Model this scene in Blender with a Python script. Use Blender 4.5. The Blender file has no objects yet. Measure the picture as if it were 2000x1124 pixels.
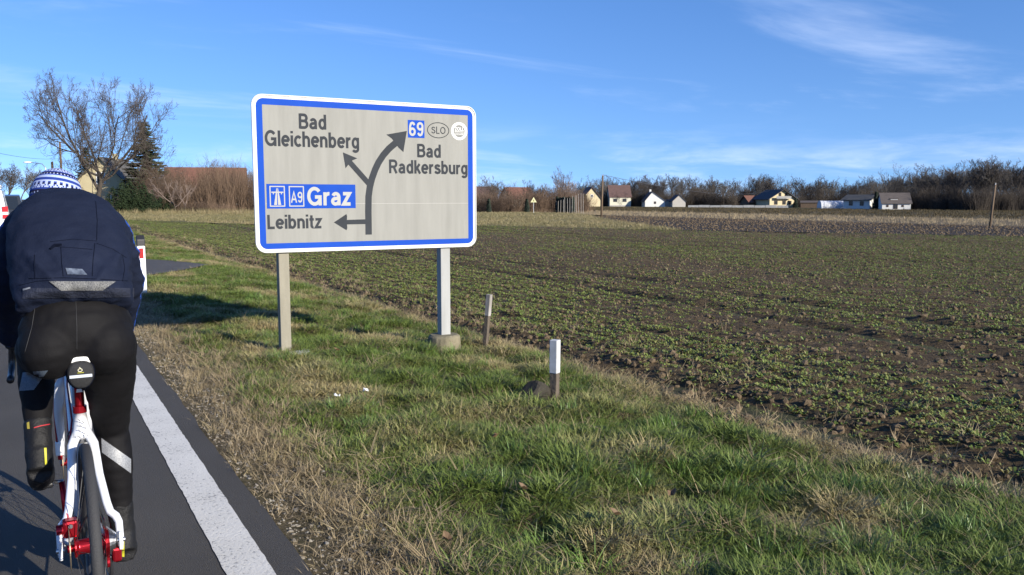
import bpy, bmesh, math, random
import numpy as np
from mathutils import Vector, Matrix
from mathutils.bvhtree import BVHTree
rad = math.radians
S = bpy.context.scene
COL = S.collection
random.seed(7)
# ------------------------------------------------------------------ camera
CAMH, FPX = 1.5, 1618.0                       # eye height, focal length in pixels of a 2000 px wide frame
YAW, PITCH = rad(30.2755), rad(6.138)
cd = bpy.data.cameras.new('camera'); cam = bpy.data.objects.new('camera', cd); COL.objects.link(cam)
cam.location = (0, 0, CAMH); cam.rotation_euler = (rad(90) - PITCH, 0, -YAW)
cd.sensor_width = 36; cd.lens = 36 * FPX / 2000; cd.clip_start = .05; cd.clip_end = 5000
S.camera = cam
# ------------------------------------------------------------------ sky, sun, exposure
SUN_AZ, SUN_EL = rad(159), rad(20.4)          # clockwise from the road's direction
SUNV = Vector((math.sin(SUN_AZ) * math.cos(SUN_EL), math.cos(SUN_AZ) * math.cos(SUN_EL), math.sin(SUN_EL)))
W = bpy.data.worlds.new('World'); S.world = W; W.use_nodes = True
nt = W.node_tree; nt.nodes.clear()
def N(t, typ, **kw):
    n = t.nodes.new(typ)
    for k, v in kw.items():
        if k == 'inp':
            for i, x in v.items(): n.inputs[i].default_value = x
        else: setattr(n, k, v)
    return n
def Lk(t, a, b): t.links.new(a, b)
def M(t, op, a, b=None, c=None):
    n = t.nodes.new('ShaderNodeMath'); n.operation = op
    for i, x in enumerate((a, b, c)):
        if x is None: continue
        if isinstance(x, (int, float)): n.inputs[i].default_value = x
        else: t.links.new(x, n.inputs[i])
    return n.outputs[0]
sky = N(nt, 'ShaderNodeTexSky', sky_type='NISHITA', sun_disc=False, sun_elevation=SUN_EL, sun_rotation=SUN_AZ, altitude=250, air_density=1.0, dust_density=.1, ozone_density=2.2)
tc = N(nt, 'ShaderNodeTexCoord'); sx = N(nt, 'ShaderNodeSeparateXYZ'); Lk(nt, tc.outputs['Generated'], sx.inputs[0])
lift = N(nt, 'ShaderNodeCombineXYZ'); Lk(nt, sx.outputs[0], lift.inputs[0]); Lk(nt, sx.outputs[1], lift.inputs[1])
Lk(nt, M(nt, 'MULTIPLY_ADD', M(nt, 'MAXIMUM', sx.outputs[2], 0.0), .95, .17), lift.inputs[2])    # clear winter air: no murk at the horizon
nrm = N(nt, 'ShaderNodeVectorMath', operation='NORMALIZE'); Lk(nt, lift.outputs[0], nrm.inputs[0]); Lk(nt, nrm.outputs[0], sky.inputs[0])
hsv = N(nt, 'ShaderNodeHueSaturation', inp={0: .514, 1: 1.27, 2: 1.12}); Lk(nt, sky.outputs[0], hsv.inputs[4])
zc = M(nt, 'MAXIMUM', sx.outputs[2], 0.0)
den = M(nt, 'ADD', zc, .10)
cx = N(nt, 'ShaderNodeCombineXYZ')                # cloud layer seen on a flat ceiling
Lk(nt, M(nt, 'DIVIDE', sx.outputs[0], den), cx.inputs[0]); Lk(nt, M(nt, 'DIVIDE', sx.outputs[1], den), cx.inputs[1])
mp = N(nt, 'ShaderNodeMapping'); mp.inputs['Rotation'].default_value = (0, 0, rad(-30)); mp.inputs['Scale'].default_value = (.55, 1.5, 1); mp.inputs['Location'].default_value = (4.9, -2.9, 0); Lk(nt, cx.outputs[0], mp.inputs[0])
n1 = N(nt, 'ShaderNodeTexNoise', inp={'Scale': .8, 'Detail': 7, 'Roughness': .58, 'Distortion': .5}); Lk(nt, mp.outputs[0], n1.inputs['Vector'])
wisps = N(nt, 'ShaderNodeMapRange', interpolation_type='SMOOTHSTEP', inp={1: .53, 2: .84, 3: 0, 4: .42}); Lk(nt, n1.outputs[0], wisps.inputs[0])
# low banks towards the horizon
cb = N(nt, 'ShaderNodeCombineXYZ'); az = M(nt, 'ARCTAN2', sx.outputs[0], sx.outputs[1])
Lk(nt, M(nt, 'MULTIPLY_ADD', az, 5.5, 4.3), cb.inputs[0]); Lk(nt, M(nt, 'MULTIPLY', sx.outputs[2], 30), cb.inputs[1])
n2 = N(nt, 'ShaderNodeTexNoise', inp={'Scale': 1.0, 'Detail': 7, 'Roughness': .6, 'Distortion': .3}); Lk(nt, cb.outputs[0], n2.inputs['Vector'])
bank = N(nt, 'ShaderNodeMapRange', interpolation_type='SMOOTHSTEP', inp={1: .44, 2: .72, 3: 0, 4: .36}); Lk(nt, n2.outputs[0], bank.inputs[0])
el = N(nt, 'ShaderNodeMapRange', interpolation_type='SMOOTHSTEP', inp={1: .02, 2: .10, 3: 1, 4: 0}); Lk(nt, zc, el.inputs[0])
bankm = M(nt, 'MULTIPLY', bank.outputs[0], el.outputs[0])
cover = M(nt, 'MAXIMUM', wisps.outputs[0], bankm)
shade = N(nt, 'ShaderNodeMapRange', inp={1: .35, 2: .75, 3: 0, 4: 1}); Lk(nt, n2.outputs[0], shade.inputs[0])
ccol = N(nt, 'ShaderNodeMix', data_type='RGBA'); ccol.inputs[6].default_value = (4.2, 5.2, 7.2, 1); ccol.inputs[7].default_value = (6.9, 7.3, 8.2, 1); Lk(nt, shade.outputs[0], ccol.inputs[0])
mx = N(nt, 'ShaderNodeMix', data_type='RGBA'); Lk(nt, cover, mx.inputs[0]); Lk(nt, hsv.outputs[0], mx.inputs[6]); Lk(nt, ccol.outputs[2], mx.inputs[7])
bg = N(nt, 'ShaderNodeBackground', inp={1: .10}); Lk(nt, mx.outputs[2], bg.inputs[0])
wo = N(nt, 'ShaderNodeOutputWorld'); Lk(nt, bg.outputs[0], wo.inputs[0])
sl = bpy.data.lights.new('sun', 'SUN'); sl.energy = 4.2; sl.angle = rad(.53); sl.color = (1, .925, .79)
so = bpy.data.objects.new('sun', sl); COL.objects.link(so); so.rotation_euler = SUNV.to_track_quat('Z', 'Y').to_euler(); so.location = (5, -10, 20)
S.view_settings.view_transform = 'Standard'; S.view_settings.look = 'None'; S.view_settings.exposure = 1.0; S.view_settings.gamma = 1
S.view_settings.use_curve_mapping = False

# ================================================================== helpers
CY, SY = math.cos(YAW), math.sin(YAW)
def place(px, Y):                              # spot on the plan: picture column, metres ahead of the lens
    x = (px - 1000) / FPX * Y
    return x * CY + Y * SY, -x * SY + Y * CY
def ray(px, py):
    a, b = (px - 1000) / FPX, (562 - py) / FPX
    cp, sp = math.cos(PITCH), math.sin(PITCH)
    x, y, z = a, cp + b * sp, -sp + b * cp
    return Vector((x * CY + y * SY, -x * SY + y * CY, z)).normalized()
GX = [-900, -12, -7.5, -6.3, .92, 1.05, 2.2, 3.9, 4.6, 5.1, 6.0, 250, 900]
GZ = [-.5, -.35, -.2, -.02, -.02, -.035, -.06, -.15, -.20, -.27, -.235, -1.577, -1.577]
def g(x): return np.interp(x, GX, GZ)
def hsh(ix, iy, s):
    n = (ix.astype(np.int64) * 374761393 + iy.astype(np.int64) * 668265263 + s * 974711) & 0x7fffffff
    n = ((n ^ (n >> 13)) * 1274126177) & 0x7fffffff
    n = (n ^ (n >> 16)) & 0xffffff
    return n / float(0xffffff)
def vn(x, y, s=0):
    x, y = np.asarray(x, float), np.asarray(y, float)
    ix, iy = np.floor(x), np.floor(y); fx, fy = x - ix, y - iy
    fx, fy = fx * fx * (3 - 2 * fx), fy * fy * (3 - 2 * fy)
    a, b, c, d = hsh(ix, iy, s), hsh(ix + 1, iy, s), hsh(ix, iy + 1, s), hsh(ix + 1, iy + 1, s)
    return (a * (1 - fx) + b * fx) * (1 - fy) + (c * (1 - fx) + d * fx) * fy
def fbm(x, y, s=0, o=4):
    r, a, t = 0, 1, 0
    for i in range(o): r = r + a * vn(x * 2 ** i, y * 2 ** i, s + i * 17); t += a; a *= .5
    return r / t

class MB:
    def __init__(s): s.v, s.f = [], []
    def add(s, vs, fs):
        o = len(s.v); s.v += [tuple(map(float, p)) for p in vs]; s.f += [tuple(i + o for i in q) for q in fs]; return s
    def box(s, a, b, rz=0, c=None):
        x0, y0, z0 = a; x1, y1, z1 = b
        vs = [(x, y, z) for z in (z0, z1) for x, y in ((x0, y0), (x1, y0), (x1, y1), (x0, y1))]
        if rz:
            cx_, cy_ = c or ((x0 + x1) / 2, (y0 + y1) / 2); q, w = math.cos(rz), math.sin(rz)
            vs = [(cx_ + (x - cx_) * q - (y - cy_) * w, cy_ + (x - cx_) * w + (y - cy_) * q, z) for x, y, z in vs]
        return s.add(vs, [(3, 2, 1, 0), (4, 5, 6, 7), (0, 1, 5, 4), (1, 2, 6, 5), (2, 3, 7, 6), (3, 0, 4, 7)])
    def loft(s, rings, closed=False, caps=True):
        n = len(rings[0]); o = len(s.v)
        for r in rings: s.v += [tuple(map(float, p)) for p in r]
        m = len(rings)
        for i in range(m if closed else m - 1):
            j = (i + 1) % m
            for k in range(n):
                l = (k + 1) % n
                s.f.append((o + i * n + k, o + i * n + l, o + j * n + l, o + j * n + k))
        if caps and not closed:
            s.f.append(tuple(o + k for k in reversed(range(n)))); s.f.append(tuple(o + (m - 1) * n + k for k in range(n)))
        return s
    def tube(s, path, rr, n=8, closed=False, flat=1.0, up=None):
        P = [Vector(p) for p in path]; m = len(P)
        if not hasattr(rr, '__len__'): rr = [rr] * m
        rings = []; ref = Vector(up) if up else None
        for i in range(m):
            t = (P[(i + 1) % m] - P[i - 1]) if closed else (P[min(i + 1, m - 1)] - P[max(i - 1, 0)])
            t.normalize()
            if ref is None: ref = t.orthogonal()
            a = (ref - t * ref.dot(t))
            if a.length < 1e-5: a = t.orthogonal()
            a.normalize(); ref = a; b = t.cross(a)
            rings.append([P[i] + a * (rr[i] * math.cos(6.28319 * k / n)) + b * (rr[i] * flat * math.sin(6.28319 * k / n)) for k in range(n)])
        return s.loft(rings, closed)
    def ell(s, c, r, n=16, m=10, tilt=None):
        c = Vector(c); rings = []
        for i in range(m + 1):
            th = math.pi * (i + .02) / (m + .04); q = []
            for k in range(n):
                p = Vector((r[0] * math.sin(th) * math.cos(6.28319 * k / n), r[1] * math.sin(th) * math.sin(6.28319 * k / n), -r[2] * math.cos(th)))
                if tilt: p = tilt @ p
                q.append(c + p)
            rings.append(q)
        return s.loft(rings)
    def lathe(s, prof, axis='z', c=(0, 0, 0), n=32, caps=True):
        rings = []
        for r, h in prof:
            q = []
            for k in range(n):
                a, b = r * math.cos(6.28319 * k / n), r * math.sin(6.28319 * k / n)
                q.append({'z': (c[0] + a, c[1] + b, c[2] + h), 'x': (c[0] + h, c[1] + a, c[2] + b), 'y': (c[0] + b, c[1] + h, c[2] + a)}[axis])
            rings.append(q)
        return s.loft(rings, caps=caps)
    def prism(s, poly, y0, y1):                # polygon in x,z pushed from y0 to y1
        n = len(poly)
        return s.add([(x, y0, z) for x, z in poly] + [(x, y1, z) for x, z in poly],
                     [tuple(range(n)), tuple(range(2 * n - 1, n - 1, -1))] + [(i, i + n, (i + 1) % n + n, (i + 1) % n) for i in range(n)])
    def mesh(s, name, shift=(0, 0, 0)):
        me = bpy.data.meshes.new(name)
        v = [(a - shift[0], b - shift[1], c - shift[2]) for a, b, c in s.v] if any(shift) else s.v
        me.from_pydata(v, [], s.f); me.update(); return me
def tag(o, label=None, cat=None, group=None, kind=None):
    for k, v in (('label', label), ('category', cat), ('group', group), ('kind', kind)):
        if v: o[k] = v
    return o
LOC = {}
def link(name, me, mat=None, parent=None, smooth=False, bevel=0, loc=(0, 0, 0)):
    o = bpy.data.objects.new(name, me); COL.objects.link(o)
    if mat and not me.materials: me.materials.append(mat)
    if parent: o.parent = parent
    o.location = loc
    if smooth: me.polygons.foreach_set('use_smooth', [True] * len(me.polygons))
    if bevel:
        b = o.modifiers.new('bevel', 'BEVEL'); b.width = bevel; b.segments = 2; b.limit_method = 'ANGLE'; b.angle_limit = rad(40)
    return o
def thing(name, label, cat, loc=(0, 0, 0), rz=0, group=None):
    o = bpy.data.objects.new(name, None); COL.objects.link(o); o.empty_display_size = .2
    o.location = loc; o.rotation_euler = (0, 0, rz); LOC[o.name] = tuple(loc)
    return tag(o, label, cat, group)
def part(name, mb, mat, parent, smooth=False, bevel=0, world=False):
    sh = (0, 0, 0)
    if world:
        r = parent
        while r.parent: r = r.parent
        sh = LOC[r.name]
    return link(name, mb.mesh(name, sh), mat, parent, smooth, bevel)
def single(name, mb, mat, label, cat, group=None, smooth=False, bevel=0, loc=None):
    if loc is None:
        a = np.array(mb.v); loc = ((a[:, 0].min() + a[:, 0].max()) / 2, (a[:, 1].min() + a[:, 1].max()) / 2, a[:, 2].min())
        loc = tuple(map(float, loc)); o = link(name, mb.mesh(name, loc), mat, None, smooth, bevel, loc)
    else: o = link(name, mb.mesh(name), mat, None, smooth, bevel, loc)
    LOC[o.name] = tuple(loc)
    return tag(o, label, cat, group)
def copy_tree(o, parent=None):
    c = o.copy(); COL.objects.link(c)
    if parent: c.parent = parent
    for ch in list(o.children): copy_tree(ch, c)
    return c
def struct(name, mb, mat, kind='structure', smooth=False):
    return tag(link(name, mb.mesh(name), mat, smooth=smooth), kind=kind)

# ------------------------------------------------------------------ materials
def mat(name, col, rough=.6, var=.0, scale=8, bump=0, bscale=40, metal=0, col2=None, spec=.5, coat=0, detail=4, tint=None, stretch=None, transl=0):
    m = bpy.data.materials.new(name); m.use_nodes = True; t = m.node_tree; b = t.nodes['Principled BSDF']
    b.inputs['Roughness'].default_value = rough; b.inputs['Metallic'].default_value = metal
    b.inputs['Specular IOR Level'].default_value = spec; b.inputs['Coat Weight'].default_value = coat
    c4 = (*col, 1); b.inputs['Base Color'].default_value = c4
    if var or col2:
        tc = N(t, 'ShaderNodeTexCoord'); n = N(t, 'ShaderNodeTexNoise', inp={'Scale': scale, 'Detail': detail, 'Roughness': .6})
        if stretch:
            mpg = N(t, 'ShaderNodeMapping'); mpg.inputs['Scale'].default_value = stretch
            Lk(t, tc.outputs['Object'], mpg.inputs[0]); Lk(t, mpg.outputs[0], n.inputs['Vector'])
        else: Lk(t, tc.outputs['Object'], n.inputs['Vector'])
        mr = N(t, 'ShaderNodeMapRange', inp={1: .3, 2: .7}); Lk(t, n.outputs[0], mr.inputs[0])
        x = N(t, 'ShaderNodeMix', data_type='RGBA'); Lk(t, mr.outputs[0], x.inputs[0])
        c2 = col2 or tuple(min(1, c * (1 + var)) for c in col)
        x.inputs[6].default_value = c4 if col2 else (*[c * (1 - var) for c in col], 1); x.inputs[7].default_value = (*c2, 1)
        src = x.outputs[2]
        if tint:                               # per-instance hue from the scatter points
            at = N(t, 'ShaderNodeAttribute', attribute_type='INSTANCER', attribute_name='tint')
            y = N(t, 'ShaderNodeMix', data_type='RGBA'); Lk(t, at.outputs['Fac'], y.inputs[0]); Lk(t, src, y.inputs[6]); y.inputs[7].default_value = (*tint, 1); src = y.outputs[2]
        Lk(t, src, b.inputs['Base Color'])
    if bump:
        tc = N(t, 'ShaderNodeTexCoord'); n = N(t, 'ShaderNodeTexNoise', inp={'Scale': bscale, 'Detail': 5, 'Roughness': .65}); Lk(t, tc.outputs['Object'], n.inputs['Vector'])
        bp = N(t, 'ShaderNodeBump', inp={'Strength': min(1, bump), 'Distance': .02}); Lk(t, n.outputs[0], bp.inputs['Height']); Lk(t, bp.outputs[0], b.inputs['Normal'])
    if transl:
        out = t.nodes['Material Output']; tr = N(t, 'ShaderNodeBsdfTranslucent'); ms = N(t, 'ShaderNodeMixShader', inp={0: transl})
        src = b.inputs['Base Color'].links[0].from_socket if b.inputs['Base Color'].links else None
        if src: Lk(t, src, tr.inputs[0])
        else: tr.inputs[0].default_value = c4
        Lk(t, b.outputs[0], ms.inputs[1]); Lk(t, tr.outputs[0], ms.inputs[2]); Lk(t, ms.outputs[0], out.inputs[0])
    return m
def ground_mat(name, c1, c2, c3, s1, s2, bump=.8, bs=30, rough=.9, thr=(.42, .58), stretch=None):
    """broad mix c1/c2 plus a finer speckle of c3"""
    m = bpy.data.materials.new(name); m.use_nodes = True; t = m.node_tree; b = t.nodes['Principled BSDF']; b.inputs['Roughness'].default_value = rough
    b.inputs['Specular IOR Level'].default_value = .2
    tc = N(t, 'ShaderNodeTexCoord'); vec = tc.outputs['Object']
    if stretch:
        mpg = N(t, 'ShaderNodeMapping'); mpg.inputs['Scale'].default_value = stretch; Lk(t, vec, mpg.inputs[0]); vec = mpg.outputs[0]
    a = N(t, 'ShaderNodeTexNoise', inp={'Scale': s1, 'Detail': 5, 'Roughness': .6}); Lk(t, vec, a.inputs['Vector'])
    c = N(t, 'ShaderNodeTexNoise', inp={'Scale': s2, 'Detail': 4, 'Roughness': .7}); Lk(t, tc.outputs['Object'], c.inputs['Vector'])
    r1 = N(t, 'ShaderNodeMapRange', inp={1: .35, 2: .65}); Lk(t, a.outputs[0], r1.inputs[0])
    r2 = N(t, 'ShaderNodeMapRange', inp={1: thr[0], 2: thr[1]}); Lk(t, c.outputs[0], r2.inputs[0])
    x = N(t, 'ShaderNodeMix', data_type='RGBA'); x.inputs[6].default_value = (*c1, 1); x.inputs[7].default_value = (*c2, 1); Lk(t, r1.outputs[0], x.inputs[0])
    y = N(t, 'ShaderNodeMix', data_type='RGBA'); Lk(t, r2.outputs[0], y.inputs[0]); Lk(t, x.outputs[2], y.inputs[6]); y.inputs[7].default_value = (*c3, 1)
    Lk(t, y.outputs[2], b.inputs['Base Color'])
    n = N(t, 'ShaderNodeTexNoise', inp={'Scale': bs, 'Detail': 6, 'Roughness': .7}); Lk(t, tc.outputs['Object'], n.inputs['Vector'])
    bp = N(t, 'ShaderNodeBump', inp={'Strength': bump, 'Distance': .05}); Lk(t, n.outputs[0], bp.inputs['Height']); Lk(t, bp.outputs[0], b.inputs['Normal'])
    return m

# ================================================================== ground, road, fields
gm = MB(); ys = [-300, -60, 0, 60, 150, 300, 600, 1500]
def strip(mb, xs, ys, zf):
    X, Y = np.meshgrid(xs, ys); Z = zf(X, Y); n = len(xs)
    vs = np.stack([X, Y, Z], -1).reshape(-1, 3).tolist(); o = len(mb.v); mb.v += [tuple(p) for p in vs]
    for j in range(len(ys) - 1):
        for i in range(n - 1): q = o + j * n + i; mb.f.append((q, q + 1, q + n + 1, q + n))
    return mb
strip(gm, GX, ys, lambda X, Y: g(X) - .07)
struct('ground', gm, ground_mat('meadow_far', (.07, .075, .03), (.10, .09, .04), (.05, .05, .025), .05, 1.5))
def asphalt(name, c, c2):
    m = ground_mat(name, c, tuple(x * 1.25 for x in c), c2, .7, 220, bump=.55, bs=160, rough=.85, thr=(.56, .72)); return m
A1 = asphalt('asphalt', (.066, .061, .055), (.15, .142, .128))
ry = np.concatenate([np.arange(-30, 30, .12), np.arange(30, 120, 2), [150, 250, 500, 900]])
rm = MB(); n = len(ry)
edge = .915 + .018 * (fbm(ry * 3, ry * 0, 3) - .5) * 2 + .02 * (fbm(ry * .5, ry * 0, 8) - .5)
for i, y in enumerate(ry): rm.v += [(-6.2, y, -.0), (-2.6, y, 0), (float(edge[i]), y, 0), (float(edge[i]) + .012, y, -.06)]
for i in range(n - 1):
    for k in range(3): q = i * 4 + k; rm.f.append((q, q + 1, q + 5, q + 4))
struct('road', rm, A1)
# painted lines with worn, pitted paint
pm = bpy.data.materials.new('road_paint'); pm.use_nodes = True; t = pm.node_tree; b = t.nodes['Principled BSDF']; b.inputs['Roughness'].default_value = .75
tcn = N(t, 'ShaderNodeTexCoord'); na = N(t, 'ShaderNodeTexNoise', inp={'Scale': 60, 'Detail': 5, 'Roughness': .7}); nb = N(t, 'ShaderNodeTexNoise', inp={'Scale': 3, 'Detail': 4})
Lk(t, tcn.outputs['Object'], na.inputs['Vector']); Lk(t, tcn.outputs['Object'], nb.inputs['Vector'])
sm_ = M(t, 'ADD', M(t, 'MULTIPLY', na.outputs[0], .8), M(t, 'MULTIPLY', nb.outputs[0], .2))
r_ = N(t, 'ShaderNodeMapRange', inp={1: .37, 2: .45}); Lk(t, sm_, r_.inputs[0]); xx = N(t, 'ShaderNodeMix', data_type='RGBA'); Lk(t, r_.outputs[0], xx.inputs[0])
xx.inputs[6].default_value = (.16, .155, .15, 1); yy = N(t, 'ShaderNodeMix', data_type='RGBA'); Lk(t, nb.outputs[0], yy.inputs[0]); yy.inputs[6].default_value = (.50, .475, .42, 1); yy.inputs[7].default_value = (.70, .675, .61, 1)
Lk(t, yy.outputs[2], xx.inputs[7]); Lk(t, xx.outputs[2], b.inputs['Base Color']); bp = N(t, 'ShaderNodeBump', inp={'Strength': .4, 'Distance': .01}); Lk(t, na.outputs[0], bp.inputs['Height']); Lk(t, bp.outputs[0], b.inputs['Normal'])
lm = MB(); yl = np.concatenate([np.arange(-20, 20, .03), np.arange(20, 400, 10)])
la = .613 + .008 * (fbm(yl * 17, yl * 0, 5) - .5); lb = .787 + .008 * (fbm(yl * 17, yl * 0, 6) - .5)
for i, y in enumerate(yl): lm.v += [(float(la[i]), y, .004), (float(lb[i]), y, .004)]
lm.f += [(2 * i, 2 * i + 1, 2 * i + 3, 2 * i + 2) for i in range(len(yl) - 1)]
struct('edge_line', lm, pm)
for y in range(-18, 200, 12):
    struct('centre_line_dash', MB().add([(-2.70, y, .004), (-2.56, y, .004), (-2.56, y + 6, .004), (-2.70, y + 6, .004)], [(0, 1, 2, 3)]), pm)
struct('opposite_edge_line', MB().add([(-5.95, -20, .004), (-5.8, -20, .004), (-5.8, 400, .004), (-5.95, 400, .004)], [(0, 1, 2, 3)]), pm)

def graded(a, b, d0, k):
    r = [a]; d = d0
    while r[-1] < b: r.append(r[-1] + d); d = d0 * (1 + k * (r[-1] - a))
    return np.array(r)
DRIVE = [(.9, 16.3), (1.9, 17.8), (2.9, 19.2), (3.7, 20.7), (3.1, 22.2), (2.4, 23.2), (.9, 25.8)]
def in_poly(x, y, P):
    r = np.zeros(np.shape(x), bool); n = len(P)
    for i in range(n):
        (x0, y0), (x1, y1) = P[i], P[(i + 1) % n]
        c = ((y0 > y) != (y1 > y)) & (x < (x1 - x0) * (y - y0) / (y1 - y0 + 1e-9) + x0); r ^= c
    return r
def verge_z(X, Y):
    b = g(X) + .07 * 1.0 * (fbm(X * 1.3, Y * 1.3, 21, 3) - .5) * np.clip((X - 1.0) / .8, 0, 1) + .13 * (fbm(X * 3.1, Y * 3.1, 27, 2) - .5) * np.clip((X - 1.2) / .6, 0, 1) * np.clip((4.9 - X) / .4, 0, 1) + .03 * (fbm(X * 6, Y * 6, 22, 2) - .5) * np.clip((X - .95) / .3, 0, 1)
    b = b - np.clip(X - 4.75, 0, 9) * .35
    dr = np.clip(1 - np.maximum(np.abs(Y - 20.8) - 3.0, 0) / 2, 0, 1) * np.clip((4.4 - X) / .8, 0, 1)
    return b * (1 - dr) + dr * (-.012 - .02 * np.clip(X - .9, 0, 4) - .03)
vx = np.concatenate([[.90], np.arange(.95, 5.5, .07)]); vy = np.concatenate([np.arange(-3, 0, .3), graded(0, 90, .06, .06)])
VERGE_M = ground_mat('verge_soil', (.095, .070, .04), (.07, .066, .028), (.16, .125, .072), 1.2, 35, bump=1, bs=45)
struct('verge', strip(MB(), vx, vy, verge_z), VERGE_M, smooth=True)
dm = MB(); dm.add([(x, y, float(verge_z(np.array(x), np.array(y))) + .035) for x, y in DRIVE], [tuple(range(len(DRIVE)))])
struct('field_entrance', dm, asphalt('old_asphalt', (.085, .08, .076), (.13, .125, .12)))
# the crop field: real clods and wheel ruts near by
def track(X, Y, off, ang, w):
    d = (X - off) * math.cos(ang) - Y * math.sin(ang); return np.exp(-(d / w) ** 2)
def field_z(X, Y):
    z = g(X) + .085 * (fbm(X * 3.2, Y * 3.2, 31, 4) - .5) + .085 * (np.abs(fbm(X * 8, Y * 8, 35, 3) - .5)) + .05 * (fbm(X * .4, Y * .4, 39, 2) - .5)
    z = z + .018 * np.sin((X * .995 + Y * .06) * 6.283 / .42)                                 # drill rows
    for off in (9.2, 11.0, 21.5, 23.3, 34, 35.8): z = z - .11 * track(X, Y, off, rad(2), .2)
    z = z - .09 * np.exp(-((X - 5.15 - .12 * np.sin(Y * .5)) / .28) ** 2)
    return z - .012
fx = graded(4.55, 90, .045, .16); fy = np.concatenate([np.arange(-12, 0, .4), graded(0, 80, .05, .12)])
FIELD = [(4.55, -12), (4.55, 74), (7.3, 72), (13.4, 57.5), (26.4, 50), (33.3, 37.2), (43.4, 23), (58, 0), (66, -12)]
soil = ground_mat('soil', (.104, .072, .036), (.135, .095, .050), (.074, .052, .028), .6, 14, bump=1, bs=22)
fm = strip(MB(), fx, fy, field_z)
fc = np.array(fm.v)[np.array(fm.f)][:, :, :2].mean(1); keep = in_poly(fc[:, 0], fc[:, 1], FIELD)
fm.f = [q for q, k in zip(fm.f, keep) if k]
struct('field', fm, soil, smooth=True)
def flat(name, poly, dz, m): return struct(name, MB().add([(x, y, float(g(x)) + dz) for x, y in poly], [tuple(range(len(poly)))]), m)
MEADOW = [(1.2, 88), (4.4, 74), (7.3, 72), (13.4, 57.5), (26.4, 50), (33.3, 37.2), (47.6, 64), (54.5, 75), (63, 90), (70, 118), (40, 170), (1.2, 170)]
flat('meadow', MEADOW, .01, ground_mat('meadow_grass', (.125, .115, .042), (.085, .095, .032), (.16, .13, .065), .12, 4, bump=1, bs=9))
PLOUGH = [(33.3, 37.2), (43.4, 23), (58, 0), (66, -12), (74, -12), (61.8, 33), (60, 62), (59.2, 79), (54.5, 75), (47.6, 64)]
flat('ploughed_strip', PLOUGH, .02, ground_mat('plough', (.045, .033, .024), (.062, .046, .034), (.03, .024, .018), .5, 5, bump=1, bs=6))
STUB = [(61.8, 33), (74, -12), (110, -25), (87, 46), (86, 113), (80, 135), (66, 110), (59.2, 79), (60, 62)]
flat('stubble_field', STUB, .015, ground_mat('stubble', (.20, .155, .09), (.15, .115, .07), (.09, .07, .045), .25, 5, bump=1, bs=8, stretch=(3, .3, 1)))
flat('far_field', [(87, 46), (110, -25), (210, -60), (215, 60), (175, 160), (130, 230), (86, 113)], .008, ground_mat('dark_far', (.075, .056, .032), (.095, .073, .043), (.07, .062, .032), .08, 3))

# ------------------------------------------------------------------ scattering (geometry nodes on our own points)
def scatter(name, protos, P, rot, scl, tint, m=None, label=None):
    c = bpy.data.collections.new(name + '_pieces')
    for i, p in enumerate(protos):
        o = bpy.data.objects.new(f'{name}_{i:02d}', p); c.objects.link(o)
    me = bpy.data.meshes.new(name); me.vertices.add(len(P)); me.vertices.foreach_set('co', np.ascontiguousarray(P, np.float32).ravel())
    a = me.attributes.new('rot', 'FLOAT_VECTOR', 'POINT'); a.data.foreach_set('vector', np.ascontiguousarray(rot, np.float32).ravel())
    for nm, arr in (('scl', scl), ('tint', tint)):
        a = me.attributes.new(nm, 'FLOAT', 'POINT'); a.data.foreach_set('value', np.ascontiguousarray(arr, np.float32))
    a = me.attributes.new('idx', 'INT', 'POINT'); a.data.foreach_set('value', np.random.RandomState(len(P)).randint(0, len(protos), len(P)).astype(np.int32))
    o = link(name, me); tag(o, kind='stuff')
    if label: o['label'] = label
    G = bpy.data.node_groups.new(name, 'GeometryNodeTree')
    G.interface.new_socket('Geometry', in_out='INPUT', socket_type='NodeSocketGeometry'); G.interface.new_socket('Geometry', in_out='OUTPUT', socket_type='NodeSocketGeometry')
    gi, go = G.nodes.new('NodeGroupInput'), G.nodes.new('NodeGroupOutput')
    ci = G.nodes.new('GeometryNodeCollectionInfo'); ci.inputs[0].default_value = c; ci.inputs['Separate Children'].default_value = True; ci.inputs['Reset Children'].default_value = True
    ip = G.nodes.new('GeometryNodeInstanceOnPoints'); ip.inputs['Pick Instance'].default_value = True
    def at(nm, ty): q = G.nodes.new('GeometryNodeInputNamedAttribute'); q.data_type = ty; q.inputs[0].default_value = nm; return q.outputs[0]
    l = G.links.new
    l(gi.outputs[0], ip.inputs['Points']); l(ci.outputs[0], ip.inputs['Instance']); l(at('idx', 'INT'), ip.inputs['Instance Index'])
    l(at('rot', 'FLOAT_VECTOR'), ip.inputs['Rotation']); l(at('scl', 'FLOAT'), ip.inputs['Scale']); l(ip.outputs[0], go.inputs[0])
    md = o.modifiers.new('scatter', 'NODES'); md.node_group = G
    return o
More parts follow.
